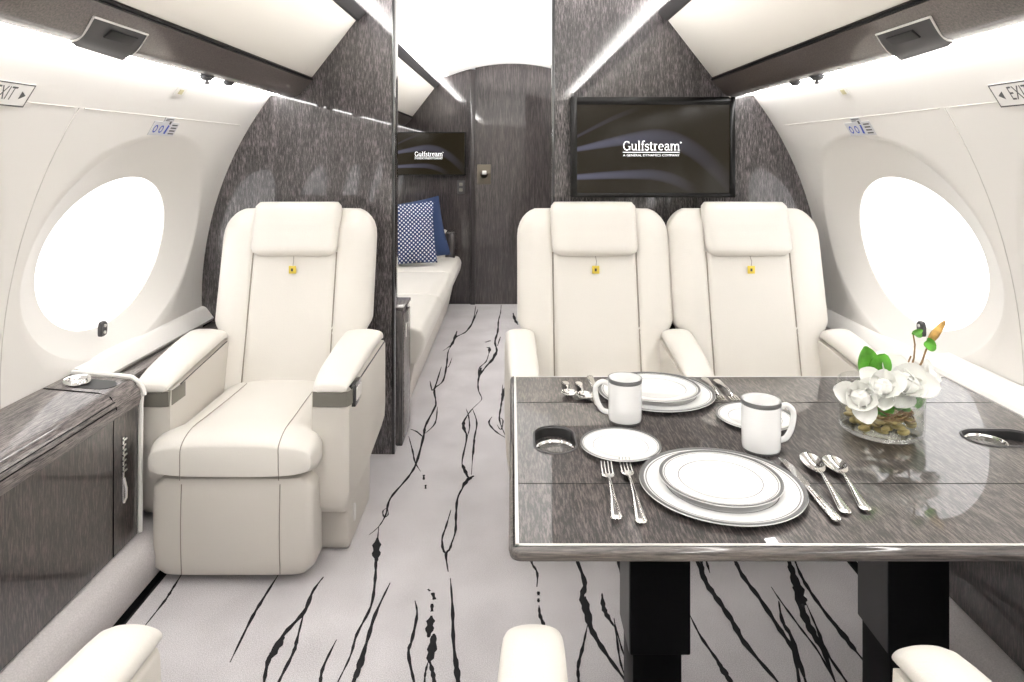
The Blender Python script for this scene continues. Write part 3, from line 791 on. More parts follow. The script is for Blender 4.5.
# ------------------------------------------------------------------ seats
def make_seat(label, slope=.25, arms=(-1, 1), ash={}, narrow=1.0, back=0, loc=(0, 0, 0), rz=0, group=None):
    near = slope > .5
    e = empty('cabin_seat', label, 'seat', loc, rz, group)
    # --- seat cushion, lofted front to back
    def ctop(y):  # top height
        return .428-.075*(1-sstep(0, .11, y+.02))**2
    mb = MB(); rings = []
    ys = [-.012, -.008, 0, .015, .035, .06, .09, .12, .17, .23, .30, .37, .43, .47]
    for y in ys:
        f = sstep(-.014, .04, y)
        a = (.225+.014*f) - .036*sstep(.05, .13, y)
        top = .378+.045*math.sqrt(max(0, 1-(1-min(1, (y+.014)/.10))**2)); bot = .290+.02*(1-f)
        zc, hb = (top+bot)/2, (top-bot)/2
        ring = []
        for x, z in superring(0, 0, a, hb, 3.6, 72):
            g = 0
            if z > 0: g = -.0045*math.exp(-((abs(x)-.128)/.006)**2) + .004*math.exp(-(x/.09)**2)
            ring.append((x, y, zc+z+g))
        rings.append(ring)
    mb.loft(rings)
    sc_ = mb.build('seat_cushion', M['leather'], e, 60)
    for s in (-1, 1):
        mb = MB(); path = []
        for y in ys[1:-1]:
            top = .378+.045*math.sqrt(max(0, 1-(1-min(1, (y+.014)/.10))**2))
            xs_ = .135-.012*sstep(0, .4, y); f = sstep(-.014, .04, y)
            a = (.225+.014*f) - .036*sstep(.05, .13, y); bot = .290+.02*(1-f)
            zz = (top+bot)/2+(top-bot)/2*(1-(xs_/a)**3.6)**(1/3.6)
            path.append((s*xs_, y-.0012*(y < .04), zz+.0002))
        path = [(s*.137, -.0117, .30), (s*.136, -.0130, .335), (s*.136, -.0130, .365), (s*.1355, -.0128, .380)] + path
        mb.tube(path, .0014, 5); mb.build('seam', M['seam'], sc_)
    # --- leg rest
    mb = MB(); rings = []
    for i in range(13):
        t = i/12; z = .026+.268*t
        cr = 1 - (1-min(1, min(t, 1-t)/.09))**2*.10
        a = .226*cr; d_ = .062*(1-(1-cr)*1.5)
        bulge = .006*math.sin(PI*t)
        rings.append([(x, .062+y-bulge*(1 if y < 0 else 0), z) for x, y in superring(0, 0, a, d_, 7, 56)])
    mb.loft(rings)
    lr = mb.build('leg_rest', M['leather_low'], e, 50)
    for s in (-1, 1):
        mb = MB(); mb.tube([(s*.137, -.0005-.006*math.sin(PI*t/12)-.0004, .034+.25*t/12) for t in range(13)], .0014, 5)
        mb.build('seam', M['seam'], lr)
    sc_.location.y = back; lr.location.y = back
    # --- backrest
    yb = .445
    def hw(z):
        a = .252+.026*sstep(.555, .615, z)
        if z > .90: a -= .085*(1-math.sqrt(max(0, 1-((z-.90)/.102)**2)))
        if z < .42: a -= .02*((.42-z)/.08)**2
        return a
    def yf(z): return yb+(z-.4)*slope
    zs = [.345, .355, .38, .42, .48, .54, .555, .57, .585, .60, .615, .64, .70, .76, .82, .87, .90, .925, .95, .968, .982, .992, .999]
    TH = .065
    mb = MB(); rings = []
    def bfront(z, x):
        a = hw(z); th = TH*(1-.55*sstep(.93, 1.0, z))
        q = min(.999, abs(x)/a); return yf(z)+TH - th*(1-q**4)**(.25)
    for z in zs:
        a = hw(z); th = TH*(1-.6*sstep(.94, 1.001, z)) 
        ring = []
        for x, y in superring(0, 0, a, th, 4, 180):
            g = 0
            if y < 0:
                g = .009*math.exp(-((abs(x)-.150)/.007)**2) - .012*math.exp(-((abs(x)-.21)/.05)**2) - .006*math.exp(-(x/.1)**2)
            ring.append((x, yf(z)+TH+y+g, z))
        rings.append(ring)
    mb.loft(rings)
    br = mb.build('backrest', M['leather'], e, 60)
    for s in (-1, 1):
        mb = MB(); mb.tube([(s*.150, yf(z)+.0045+.0012*(z < .6), z) for z in [.39+.02*q for q in range(24)]], .0026, 6)
        mb.build('seam', M['seam'], br)
    # --- head rest
    mb = MB(); rings = []
    z0, z1 = .838, 1.027
    for i in range(15):
        t = i/14; z = z0+(z1-z0)*t
        e_ = min(t, 1-t); cr = math.sqrt(max(0, 1-(1-min(1, e_/.18))**2))
        a = .125+.028*cr + .004*t; th = .010+.030*cr
        if t > .5: th = .022+.020*cr; a = .142+.014*cr
        zz = z
        rings.append([(x, yf(z)-.002+y+.012*t, zz) for x, y in superring(0, 0, a, th, 4, 56)])
    mb.loft(rings)
    hr = mb.build('headrest', M['leather'], e, 60)
    # --- tag on a cord
    mb = MB(); yt = yf(.79)-.010
    mb.tube([(.0, yf(.85)-.008, .85), (.004, yt, .82), (.002, yt-.001, .805)], .0011, 5)
    cord = mb.build('cord', M['seam'], e)
    mb = MB(); mb.box(-.012, .014, yt-.006, yt-.001, .778, .806, 0, .002)
    mb.box(-.003, .004, yt-.0072, yt-.0058, .787, .797, 1)
    tg = mb.build('tag', [M['yellow'], M['ink']], e); tg['label'] = 'yellow pull tag'
    # --- arms
    for s in arms:
        def ax(x): return s*x
        ay = ash.get(s, 0)-.03
        def shf(mb, sc_=1):
            cc = s*.2575
            mb.v = [(cc+(x-cc)*(narrow if sc_ else 1), y+ay*max(0, min(1, (.45-y)/.2)), z) for x, y, z in mb.v]
        # side body
        mb = MB()
        prof = [(.105, .520), (.100, .46), (.100, .27), (.103, .22), (.112, .18), (.132, .153), (.160, .143), (.19, .155), (.30, .24), (.42, .285), (.47, .30), (.485, .34), (.485, .555)]
        n = len(prof)
        cy_ = sum(p[0] for p in prof)/n; cz_ = sum(p[1] for p in prof)/n
        def layer(x0f, x0r, ins):
            return [(ax(.2575+(x0f+(x0r-x0f)*min(1, (p[0]-.1)/.3)-.2575)*(1-.45*max(0, min(1, (.235-p[1])/.10))**2)), p[0]+(cy_-p[0])*ins, p[1]+(cz_-p[1])*ins) for p in prof]
        L_ = [layer(.204, .204, .03), layer(.204, .207, 0), layer(.212, .212, 0), layer(.293, .322, 0), layer(.304, .334, .006), layer(.311, .341, .035)]
        mb.loft(L_)
        shf(mb); ab = mb.build('arm_panel', M['leather_low'], e, 50)
        # pad
        mb = MB(); rings = []
        for y in (.094, .098, .106, .122, .15, .19, .24, .30, .36, .41, .445, .470, .484, .490):
            f = (y-.094)/.396
            f0 = math.sqrt(max(0, 1-(1-min(1, (y-.092)/(.05 if near else .12)))**2)); f1 = math.sqrt(max(0, 1-(1-min(1, (.492-y)/.05))**2))
            top = .530+.030*f0+.026*sstep(.0, .8, f); top = .53+(top-.53)*max(.25, f1)+.02*f
            bot = .515+.04*f
            w = (.052+.004*f0+.010*f)*(.86+.14*min(f0, f1)); cxm = .2575+.014*f
            zc, hb = (top+bot)/2, (top-bot)/2
            rings.append([(ax(cxm+x), y, zc+z) for x, z in superring(0, 0, w*narrow, hb, 2.2 if near else 2.6, 40)])
        mb.loft(rings)
        shf(mb, 0); pd = mb.build('arm_pad', M['leather'], e, 60)
        if not near:      # dark seam trim under the pad, on the side one sees
            mb = MB(); xs_ = (.2035, .2075) if s < 0 else (.3185, .3395)
            mb.tube([(ax(xs_[0]+(xs_[1]-xs_[0])*t), .16+.31*t, .519+.034*t) for t in (0, .25, .5, .75, 1)], .0022, 6)
            shf(mb); mb.build('trim_line', M['pod'], e, 40)
        # metal band round the front of the arm
        mb = MB()
        pth = [(.2025, .19), (.2025, .112), (.208, .0965), (.225, .094), (.288, .094), (.308, .0965), (.3145, .112), (.317, .135)]
        mb.loft([[(ax(a0), b0, z) for a0, b0 in pth] for z in (.475, .5185)], False, False)
        inn = [(ax(.215+(a0-.255)*0), .2, .518) for a0, b0 in pth]
        if not near:
            shf(mb); mb.build('metal_band', M['brushed'], e, 40)['label'] = 'brushed metal band'
        if s == 1 and not near:
            mb = MB(); xx = .314
            mb.box(*sorted((ax(.304), ax(.3245))), .128, .205, .462, .528, 0, .003)
            shf(mb); cp = mb.build('control_panel', M['gloss_black'], e)
            for k in range(3):
                mb = MB(); mb.box(*sorted((ax(.323), ax(.327))), .136+.022*k, .153+.022*k, .478, .515, 0, .002)
                shf(mb); mb.build('button', M['edge'], cp)
    # --- pedestal
    mb = MB()
    prof = [(.14, .30), (.17, .02), (.18, 0), (.46, 0), (.48, .03), (.50, .34)]
    pw_ = .25 if near else .288
    mb.prism(prof, 'x', -pw_, pw_, 0, .012, 2)
    pb = mb.build('pedestal', M['leather_low'], e, 40)
    for s in (-1, 1):
        mb = MB(); mb.loft([[(s*l, .235+.013*math.cos(i*PI/8), .085+.028*math.sin(i*PI/8)) for i in range(16)] for l in (pw_, pw_+.004)])
        mb.build('cover_cap', M['white'], pb)
    # --- shell behind the cushions
    mb = MB(); rings = []
    for z in (.30, .34, .45, .60, .75, .85, .93, .96, .975):
        a = hw(min(z, .98))*.93; y = yf(z)+TH*2-.012
        rings.append([(x, y+yy, z) for x, yy in superring(0, 0, a, .032*(1 if z < .95 else .6), 5, 40)])
    mb.loft(rings); mb.build('back_shell', M['leather_low'], e, 50)
    return e
SG = 'cream leather cabin seats'
make_seat('single cream leather seat with leg rest left of the aisle by the window', loc=(-.782, 1.90, 0))
make_seat('cream leather seat facing the table on the aisle side', back=.11, narrow=.78, loc=(.297, 1.90, 0))
make_seat('cream leather seat facing the table beside the right window', arms=(1,), back=.11, narrow=.78, loc=(.850, 1.90, 0))
make_seat('nearest left seat, only its rounded cream armrest showing at the bottom left corner', slope=.62, arms=(-1,), ash={-1: -.02}, narrow=.76, loc=(-.783, 1.00, 0), rz=PI)
make_seat('nearest right seat, its two cream armrests showing below the table edge', slope=.62, ash={1: -.02, -1: .02}, narrow=.74, loc=(.287, 1.00, 0), rz=PI)

# ------------------------------------------------------------------ side cabinets under the windows
def cabinet(side, label, label_cup):
    e = empty('side_cabinet', label, 'cabinet', (side*1.14, .9, .135))
    off = -Vector(e.location)
    def fin(mb, nm, mt, par=None, sm=35):
        mb.v = [tuple(Vector(v)+off) for v in mb.v]; return mb.build(nm, mt, par or e, sm)
    S = lambda pr: [(side*a, b_) for a, b_ in pr]
    yE = 1.93
    mb = MB(); mb.prism(S([(1.052, .138), (1.050, .50), (1.19, .50), (1.19, .138)]), 'y', -1.5, yE-.012); fin(mb, 'side_panel', M['veneer_c'])
    # top with bullnose, with a stadium-shaped well
    mb = MB()
    mb.prism(S([(1.046, .502), (1.040, .520), (1.046, .545), (1.062, .564), (1.085, .571), (1.240, .584), (1.240, .560), (1.19, .502)]), 'y', -1.5, yE-.012)
    tp = fin(mb, 'top', M['veneer_h'], None, 60)
    mb = MB()
    for z, x in ((.503, 1.0505), (.548, 1.047), (.535, 1.0415)):
        mb.tube([(side*x, -1.5, z), (side*x, 1.80, z)], .0016, 5)
    mb.tube([(side*1.0505, 1.80, .14), (side*1.0505, 1.80, .50), (side*1.042, 1.80, .53), (side*1.058, 1.80, .561), (side*1.09, 1.80, .572), (side*1.235, 1.80, .5845)], .0018, 5)
    fin(mb, 'groove', M['black'], tp)
    # pale edge trim on the end
    mb = MB()
    pth = [(side*1.047, yE-.006, .14), (side*1.045, yE-.006, .49), (side*1.036, yE-.006, .525), (side*1.044, yE-.006, .552), (side*1.062, yE-.006, .568), (side*1.09, yE-.006, .577), (side*1.24, yE-.006, .589)]
    mb.tube(smooth_path(pth, 4), .0065, 8); fin(mb, 'end_trim', M['white'])
    # latch
    mb = MB()
    mb.box(*sorted((side*1.0465, side*1.051)), 1.838, 1.845, .262, .44, 0, .001)
    for k in range(7):
        z = .436-.014*k; w = .012 if k % 3 else .017
        mb.box(*sorted((side*1.0440, side*1.051)), 1.838, 1.838+w, z-.007, z-.001, 0, .001)
    mb.tube([(side*1.047, 1.842, .33), (side*1.042, 1.846, .30), (side*1.043, 1.848, .275), (side*1.047, 1.842, .262)], .0035, 8)
    fin(mb, 'latch', M['chrome'])
    # dark well with metal cup
    mb = MB(); c0, c1, rr = 1.115, 1.185, .034
    st = [(side*(c1+rr*math.cos(a_)), 1.86+rr*math.sin(a_)) for a_ in [-PI/2+PI*i/14 for i in range(15)]] + \
         [(side*(c0+rr*math.cos(a_)), 1.86+rr*math.sin(a_)) for a_ in [PI/2+PI*i/14 for i in range(15)]]
    zt_ = lambda x: .571+(abs(x)-1.085)*.0839
    mb.loft([[(x, y, zt_(x)-.004) for x, y in st], [(x, y, zt_(x)+.0012) for x, y in st]]); fin(mb, 'well', M['bowl_dark'])
    mb = MB(); mb.lathe([(.0001, .004), (.024, .004), (.027, .010), (.031, .012), (.033, .008), (.034, 0)], (side*c1, 1.86, .5815), 32)
    cup = fin(mb, 'cup_holder', M['chrome'])
    return e
cabinet(-1, 'long glossy grey wood side cabinet with cup holder along the left wall', '')
cabinet(1, 'long dark wood side cabinet under the table along the right wall', '')
# low ledge continuing behind the seats
for side, nm, xi in ((-1, 'left', 1.142), (1, 'right', 1.185)):
    mb = MB(); mb.prism([(side*a, b_) for a, b_ in [(xi+.003, .137), (xi, .515), (xi+.006, .532), (1.199, .534), (1.199, .137)]], 'y', 1.932, YP-.002, 0, .002)
    tag(mb.build('window_ledge', M['veneer_h'], None, 40), 'low grey wood ledge behind the seats along the %s wall' % nm, 'ledge')

# ------------------------------------------------------------------ dining table
TZ = .62
tb = empty('dining_table', 'glossy grey wood dining table with pale metal inlay, set for two', 'table', (.55, 1.40, 0))
toff = -Vector(tb.location)
def tfin(mb, nm, mt, par=None, sm=35):
    mb.v = [tuple(Vector(v)+toff) for v in mb.v]; return mb.build(nm, mt, par or tb, sm)
TX0, TX1, TY0, TY1 = .004, 1.128, 1.012, 1.79
HX, HY, HR = .089, 1.392, .0395     # cup well
bm = bmesh.new()
# top surface as a ring around the round cup wells
HOLES = [(.087, 1.392, .040, 0, .026), (1.005, 1.400, .041, .034, 0)]     # cx, cy, radius, half length in x, in y
def stadium(hx, hy, r_, lx, ly, K=64):
    out = []
    for k in range(K):
        t = 2*PI*(k+.0)/K+PI/4; c, s_ = math.cos(t), math.sin(t)
        lo, hi = 0, r_+lx+ly
        for _ in range(30):
            m_ = (lo+hi)/2; x, y = c*m_, s_*m_
            dx = x-max(-lx, min(lx, x)); dy = y-max(-ly, min(ly, y))
            if math.hypot(dx, dy) < r_: lo = m_
            else: hi = m_
        out.append((hx+c*lo, hy+s_*lo))
    return out
def top_with_holes():
    mb = MB()
    w0, w1 = .085, .10
    xs = [TX0, HOLES[0][0]-w0, HOLES[0][0]+w0, HOLES[1][0]-w1, HOLES[1][0]+w1, TX1]
    for i in range(5):
        a, b2 = xs[i], xs[i+1]
        if i in (1, 3):
            hx, hy, hr, lx, ly = HOLES[0 if i == 1 else 1]; w_ = w0 if i == 1 else w1
            y0, y1 = hy-w_, hy+w_
            mb.quad((a, TY0, TZ), (b2, TY0, TZ), (b2, y0, TZ), (a, y0, TZ)); mb.quad((a, y1, TZ), (b2, y1, TZ), (b2, TY1, TZ), (a, TY1, TZ))
            K = 64; outer = []
            for k in range(K):
                t = 2*PI*k/K+PI/4; c, s_ = math.cos(t), math.sin(t); m_ = w_/max(abs(c), abs(s_))
                outer.append((hx+c*m_, hy+s_*m_, TZ))
            inner = [(x, y, TZ) for x, y in stadium(hx, hy, hr, lx, ly)]
            mb.loft([outer, inner, [(x, y, TZ-.018) for x, y, z in inner]], cap=False)
        else:
            mb.quad((a, TY0, TZ), (b2, TY0, TZ), (b2, TY1, TZ), (a, TY1, TZ))
    return mb
mb = top_with_holes()
mb.quad((TX0, TY1, TZ-.02), (TX1, TY1, TZ-.02), (TX1, TY0, TZ-.02), (TX0, TY0, TZ-.02))
mb.quad((TX1, TY1, TZ-.02), (TX0, TY1, TZ-.02), (TX0, TY1, TZ), (TX1, TY1, TZ))
mb.quad((TX1, TY0, TZ-.02), (TX1, TY1, TZ-.02), (TX1, TY1, TZ), (TX1, TY0, TZ))
mb.v = [tuple(Vector(v)+toff) for v in mb.v]; top = mb.build('tabletop', M['veneer_t'], tb, 30, recalc=False)
# wooden edge moulding
mb = MB()
e0 = .0
prof = [(0, TZ-.0005), (-.006, TZ-.002), (-.009, TZ-.010), (-.007, TZ-.018), (0, TZ-.021)]
corner = [Vector((TX0, TY1)), Vector((TX0, TY0)), Vector((TX1, TY0))]
rings = []
for (o_, z) in prof:
    pth = [(TX0+o_, TY1+.0, z)]
    for i in range(7):
        a_ = PI+PI/2*i/6; rr = .010
        pth.append((TX0+.010+(rr-o_)*math.cos(a_), TY0+.010+(rr-o_)*math.sin(a_), z))
    pth.append((TX1, TY0+o_, z)); rings.append(pth)
mb.loft(rings, False, False)
tfin(mb, 'edge_moulding', M['veneer_x'], None, 60)
# bright inlay along left and front
mb = MB()
mb.box(TX0+.001, TX0+.0065, TY0+.001, TY1-.004, TZ+.0001, TZ+.0012)
mb.box(TX0+.001, TX1, TY0+.001, TY0+.006, TZ+.0001, TZ+.0012)
mb.box(TX0+.001, TX1, TY1-.006, TY1-.002, TZ+.0001, TZ+.0012)
tfin(mb, 'metal_inlay', plain('satin_inlay', (.85, .84, .82), .35, metal=.5), top)
# leaf joints
mb = MB()
for py in (402.5, 483.5):
    y = F*(H-TZ)/(py-CY)
    mb.box(TX0+.004, TX1, y-.0009, y+.0009, TZ-.0002, TZ+.0004)
tfin(mb, 'leaf_joint', M['black'], top)
# cup wells
for (hx, hy, hr, lx, ly) in HOLES:
    mb = MB(); st = lambda dr, z: [(x, y, TZ+z) for x, y in stadium(hx, hy, hr+dr, lx, ly)]
    mb.loft([st(-.0002, .0005), st(-.001, -.010), st(-.003, -.055), st(-.006, -.066)], cap=False)
    mb.face(mb.pts(st(-.006, -.066)))
    ch = tfin(mb, 'cup_holder', M['bowl_dark'], top, 50)
    mb = MB(); mb.loft([st(.0045, .0005), st(.0035, .0022), st(.0005, .0022), st(-.001, -.002)], cap=False)
    tfin(mb, 'rim', M['pod'], ch, 60)
    cx_, cy_ = hx-lx, hy-ly
    mb = MB()
    mb.lathe([(.0345, -.009), (.0365, -.005), (.0385, -.005), (.0390, -.011), (.0360, -.060), (.030, -.064)], (cx_, cy_, TZ), 40)
    for r0 in (.012, .020, .027):
        mb.lathe([(r0, -.0650), (r0+.001, -.060), (r0+.004, -.060), (r0+.005, -.065)], (cx_, cy_, TZ), 32)
    mb.lathe([(.0001, -.060), (.006, -.060), (.008, -.065)], (cx_, cy_, TZ), 16)
    tfin(mb, 'metal_cup', M['silver'], ch, 60)
# pedestal legs
for x0, x1, sd in ((.230, .348, 1), (.734, .853, 1)):
    mb = MB()
    mb.box(x0-.004, x1+.010, 1.325, 1.46, TZ-.045, TZ-.0205, 0, .003)
    mb.box(x0, x1, 1.33, 1.45, .225, TZ-.04, 0, .003)
    mb.box(x0+.006, x1-.016, 1.335, 1.445, .02, .226, 0, .003)
    mb.box(x0-.05, x1+.05, 1.27, 1.51, .0, .022, 0, .006)
    lg_ = tfin(mb, 'leg', M['black'])
    mb = MB(); mb.box(x0-.0015, x0, 1.333, 1.447, .228, TZ-.045, 0)
    tfin(mb, 'side_plate', M['darkgrey'], lg_)

# ------------------------------------------------------------------ tableware
def plate(c, r_, label, rise=.009, group=None, well=.62, z=TZ):
    mb = MB()
    mb.lathe([(.0001, .003), (r_*well*.96, .003), (r_*well, .0045), (r_*well*1.06, rise*.55), (r_*.97, rise), (r_, rise+.0008), (r_*1.003, rise-.0005), (r_*.97, rise-.002), (r_*well, .0012), (r_*well*.9, 0), (.0001, 0)], (0, 0, 0), 64)
    o = mb.build('plate', M['china'], None, 60, loc=(c[0], c[1], z+.0005))
    tag(o, label, 'plate', group)
    mb = MB()
    def band(a, b2, l=.0004):
        def hh(t): # rim height at radius fraction
            t0 = well*1.06
            if t <= well*.96: return .003
            if t < t0: return .0045+(rise*.55-.0045)*(t-well)/(t0-well) if t > well else .0038
            return rise*.55+(rise-rise*.55)*(t-t0)/(.97-t0) if t < .97 else rise+.0008
        mb.lathe([(r_*(a+(b2-a)*i/4), hh(a+(b2-a)*i/4)+l) for i in range(5)], (0, 0, 0), 64)
    band(.945, 1.0, .0006); band(well*1.09, well*1.11)
    ob = mb.build('platinum_band', M['platinum'], o, 60)
    mb = MB(); band(.912, .924)
    mb.build('fine_line', M['platinum'], o, 60)
    return o
pc = on_z(721, 484.5, TZ+.006)
plate(pc, .140, 'large white charger plate with silver rim nearest the table front edge')
plate((pc.x-.001, pc.y+.002), .104, 'white plate with silver rim stacked on the near charger plate', z=TZ+.0095, rise=.009)
pc2 = on_z(656, 391, TZ+.008)
plate(pc2, .139, 'large white charger plate with silver rim near the far table edge')
plate((pc2.x, pc2.y), .104, 'white plate with silver rim stacked on the far charger plate', z=TZ+.0095, rise=.009)
p3 = on_z(620.5, 445.5, TZ+.006)
plate(p3, .079, 'small round side plate right of the left cup holder')
p4 = on_z(755, 417.5, TZ+.006)
plate(p4, .082, 'small round side plate behind the front coffee mug')

def mug(c, label, r_, hh, ang):
    mb = MB()
    pr = [(.0001, .004), (r_*.80, .004), (r_*.88, .008), (r_*.90, hh-.004), (r_*.93, hh), (r_*1.0, hh), (r_*.985, hh-.004), (r_*.975, hh*.5), (r_*.97, .010), (r_*.93, .003), (r_*.90, 0), (.0001, 0)]
    mb.lathe(pr, (0, 0, 0), 48)
    e = mb.build('coffee_mug', M['china'], None, 50, loc=(c[0], c[1], TZ+.0008)); e.rotation_euler = (0, 0, ang)
    tag(e, label, 'mug')
    mb = MB()
    pth = smooth_path([(r_*.95, 0, hh*.83), (r_*1.35, 0, hh*.87), (r_*1.72, 0, hh*.74), (r_*1.66, 0, hh*.45), (r_*1.35, 0, hh*.22), (r_*.95, 0, hh*.17)], 5)
    rings = []
    mb.tube(pth, [.0058]*len(pth), 8); mb.build('handle', M['china'], e, 60)
    mb = MB(); mb.lathe([(r_*.989, hh-.008), (r_*1.004, hh-.007), (r_*1.008, hh-.001), (r_*1.0, hh+.0006), (r_*.95, hh+.0006)], (0, 0, 0), 48); mb.build('platinum_band', M['platinum'], e, 60)
    mb = MB(); mb.lathe([(r_*.91, .0002), (r_*.945, .0035), (r_*.958, .005)], (0, 0, 0), 48); mb.build('foot_line', M['platinum'], e, 60)
    return e
c = on_z(625, 421, TZ); mug(c, 'white coffee mug with handle to the left, before the far plates', .037, .094, math.radians(168))
c = on_z(761, 449.5, TZ); mug(c, 'white coffee mug with handle to the right, before the small side plate', .038, .098, math.radians(4))

def cutlery(kind, p_handle, p_tip, label, group=None):
    a = on_z(*p_handle, TZ); b_ = on_z(*p_tip, TZ); L = (b_-a).length
    ang = math.atan2(b_.y-a.y, b_.x-a.x)
    mb = MB()
    def sect(x, w, t, z): return [(x, w*math.cos(2*PI*k/10), z+t*math.sin(2*PI*k/10)) for k in range(10)]
    if kind == 'knife':
        hL = L*.48
        mb.loft([sect(0, .004, .002, .005), sect(.004, .0085, .004, .005), sect(hL*.3, .0080, .0042, .0055), sect(hL*.8, .0058, .0042, .0055), sect(hL*.95, .0050, .004, .0055), sect(hL, .0062, .0045, .0055), sect(hL*1.04, .004, .003, .005)])
        bl = [(hL*1.02, -.004), (hL*1.08, -.0095), (L*.85, -.0105), (L*.95, -.006), (L, .004), (L*.97, .0048), (hL*1.02, .0045)]
        mb.prism(bl, 'z', .0035, .0052)
        nm = 'table_knife'
    else:
        hs = [(0, .003, .0012, .004), (.003, .0078, .002, .0042), (.010, .0095, .0022, .0045), (.022, .0085, .0022, .005), (L*.35, .0045, .002, .009), (L*.55, .0026, .002, .0115), (L*.66, .0028, .002, .0085)]
        nm = 'table_'+kind
        if kind == 'fork':
            hs += [(L*.70, .006, .0016, .0065), (L*.74, .0105, .0012, .005), (L*.79, .0120, .0011, .0045)]
            mb.loft([sect(*h_) for h_ in hs])
            for k in range(4):
                y = -.0093+.0062*k
                mb.tube([(L*.77, y, .0045), (L*.86, y, .0040), (L*.94, y, .0055), (L, y, .009)], [.0019, .0016, .0014, .0008], 6)
        else:
            mb.loft([sect(*h_) for h_ in hs])
            x0, x1 = L*.61, L; K = 20; rings = []
            for q in range(6):
                f = q/5
                rings.append([((x0+x1)/2+(x1-x0)/2*f*math.cos(2*PI*k/K)*(1), .0195*f*math.sin(2*PI*k/K)*(1+.12*math.cos(2*PI*k/K)), .0020+.0070*f*f) for k in range(K)])
            und = [[(x, y, z-.0012) for x, y, z in r2] for r2 in rings[::-1]]
            mb.loft(rings+und, cap=False)
    o = mb.build(nm, M['silver'], None, 50, loc=(a.x, a.y, TZ+.0002)); o.rotation_euler = (0, 0, ang)
    return tag(o, label, kind, group)
cutlery('fork', (617, 522), (606, 466), 'left and shorter of the two forks left of the near plates')
cutlery('fork', (642, 526), (624, 462), 'fork closest to the near plates, right of the shorter fork')
cutlery('knife', (838, 524), (780, 460), 'silver knife just right of the near plates')
cutlery('spoon', (847, 516), (806, 457), 'silver spoon between the knife and the rightmost spoon')
cutlery('spoon', (867, 513), (829, 460), 'rightmost spoon, closest to the flower bowl')
cutlery('spoon', (565, 383), (570, 399), 'leftmost spoon at the far left corner of the table')
cutlery('spoon', (578, 383.5), (586, 402), 'spoon between the far knife and the leftmost spoon')
cutlery('knife', (590, 378), (601, 412), 'silver knife left of the far plates, behind the mug handle')
cutlery('fork', (704, 379), (723, 404), 'fork right beside the far plates')
cutlery('fork', (716, 381), (738, 404), 'outer of the two forks right of the far plates')

# ------------------------------------------------------------------ flower bowl
vc = on_z(880.5, 430, TZ); VR, VH = .083, .098
ve = empty('flower_bowl', 'clear glass bowl of white flowers, leaves and twigs in water on the table', 'flower arrangement', (vc.x, vc.y, TZ+.0008))
mb = MB()
mb.lathe([(.0001, 0), (VR*.90, 0), (VR*.96, .004), (VR*.985, .012), (VR, VH), (VR-.0012, VH+.0015), (VR-.003, VH), (VR-.005, .012), (VR*.88, .0075), (.0001, .007)], n=64)
mb.build('glass', M['glass'], ve, 60)
mb = MB(); mb.lathe([(.0001, .0076), (VR*.875, .0081), (VR-.0056, .0125), (VR-.0042, .048), (.0001, .048)], n=64)
mb.build('water', M['water'], ve, 60)
def blob(mb, c, rx, ry, rz, rot=0, mi=0):
    bm = bmesh.new(); bmesh.ops.create_icosphere(bm, subdivisions=2, radius=1)
    mt = Matrix.Translation(c) @ Matrix.Rotation(rot, 4, 'Z') @ Matrix.Diagonal((rx, ry, rz, 1))
    mb.add_bm(bm, mi, mt)
for k in range(44):
    a_ = k*2.39996; rr = .062*math.sqrt(((k % 15)+.5)/15)
    mb = MB(); blob(mb, (0, 0, 0), R.uniform(.012, .019), R.uniform(.007, .010), R.uniform(.005, .007))
    o = mb.build('pebble', M['pebble'], ve, 60, loc=(rr*math.cos(a_), rr*math.sin(a_), .014+.010*(k//15)))
    o.rotation_euler = (0, 0, R.uniform(0, PI))
for k in range(16):
    a_ = R.uniform(0, 2*PI); da = R.uniform(1.0, 2.4); z0 = R.uniform(.034, .056); rr = R.uniform(.045, .070)
    mb = MB(); mb.tube([(rr*math.cos(a_+da*i/8)*(1-.10*math.sin(i)), rr*math.sin(a_+da*i/8)*(1-.1*math.cos(i)), z0+.006*math.sin(i*.9+k)) for i in range(9)], .0017, 6)
    mb.build('root', M['twig'], ve, 60)
def petal(mb, base, dirv, up, L, W, cup, mi=0):
    dirv = Vector(dirv).normalized(); up = Vector(up); up = (up-dirv*up.dot(dirv)).normalized(); sd = dirv.cross(up)
    n, m_ = 8, 7; g = []
    for i in range(n+1):
        t = i/n; w = W*(math.sin(PI*min(1, t*.93+.05))**.65)
        row = []
        for j in range(m_):
            s_ = j/(m_-1)*2-1
            row.append(Vector(base)+dirv*L*t*(1-.15*cup*t)+sd*w*s_+up*(cup*L*(t*t*.5)+abs(s_)**2*w*.45))
        g.append(row)
    back = [[p-up*.0012 for p in row] for row in g]
    ids = [mb.pts(r2) for r2 in g]; idb = [mb.pts(r2) for r2 in back]
    for A_, fl in ((ids, 0), (idb, 1)):
        for i in range(n):
            for j in range(m_-1):
                q = (A_[i][j], A_[i][j+1], A_[i+1][j+1], A_[i+1][j]); mb.face(q[::-1] if fl else q, mi)
    for i in range(n):
        mb.face((ids[i][0], ids[i+1][0], idb[i+1][0], idb[i][0]), mi); mb.face((ids[i][-1], idb[i][-1], idb[i+1][-1], ids[i+1][-1]), mi)
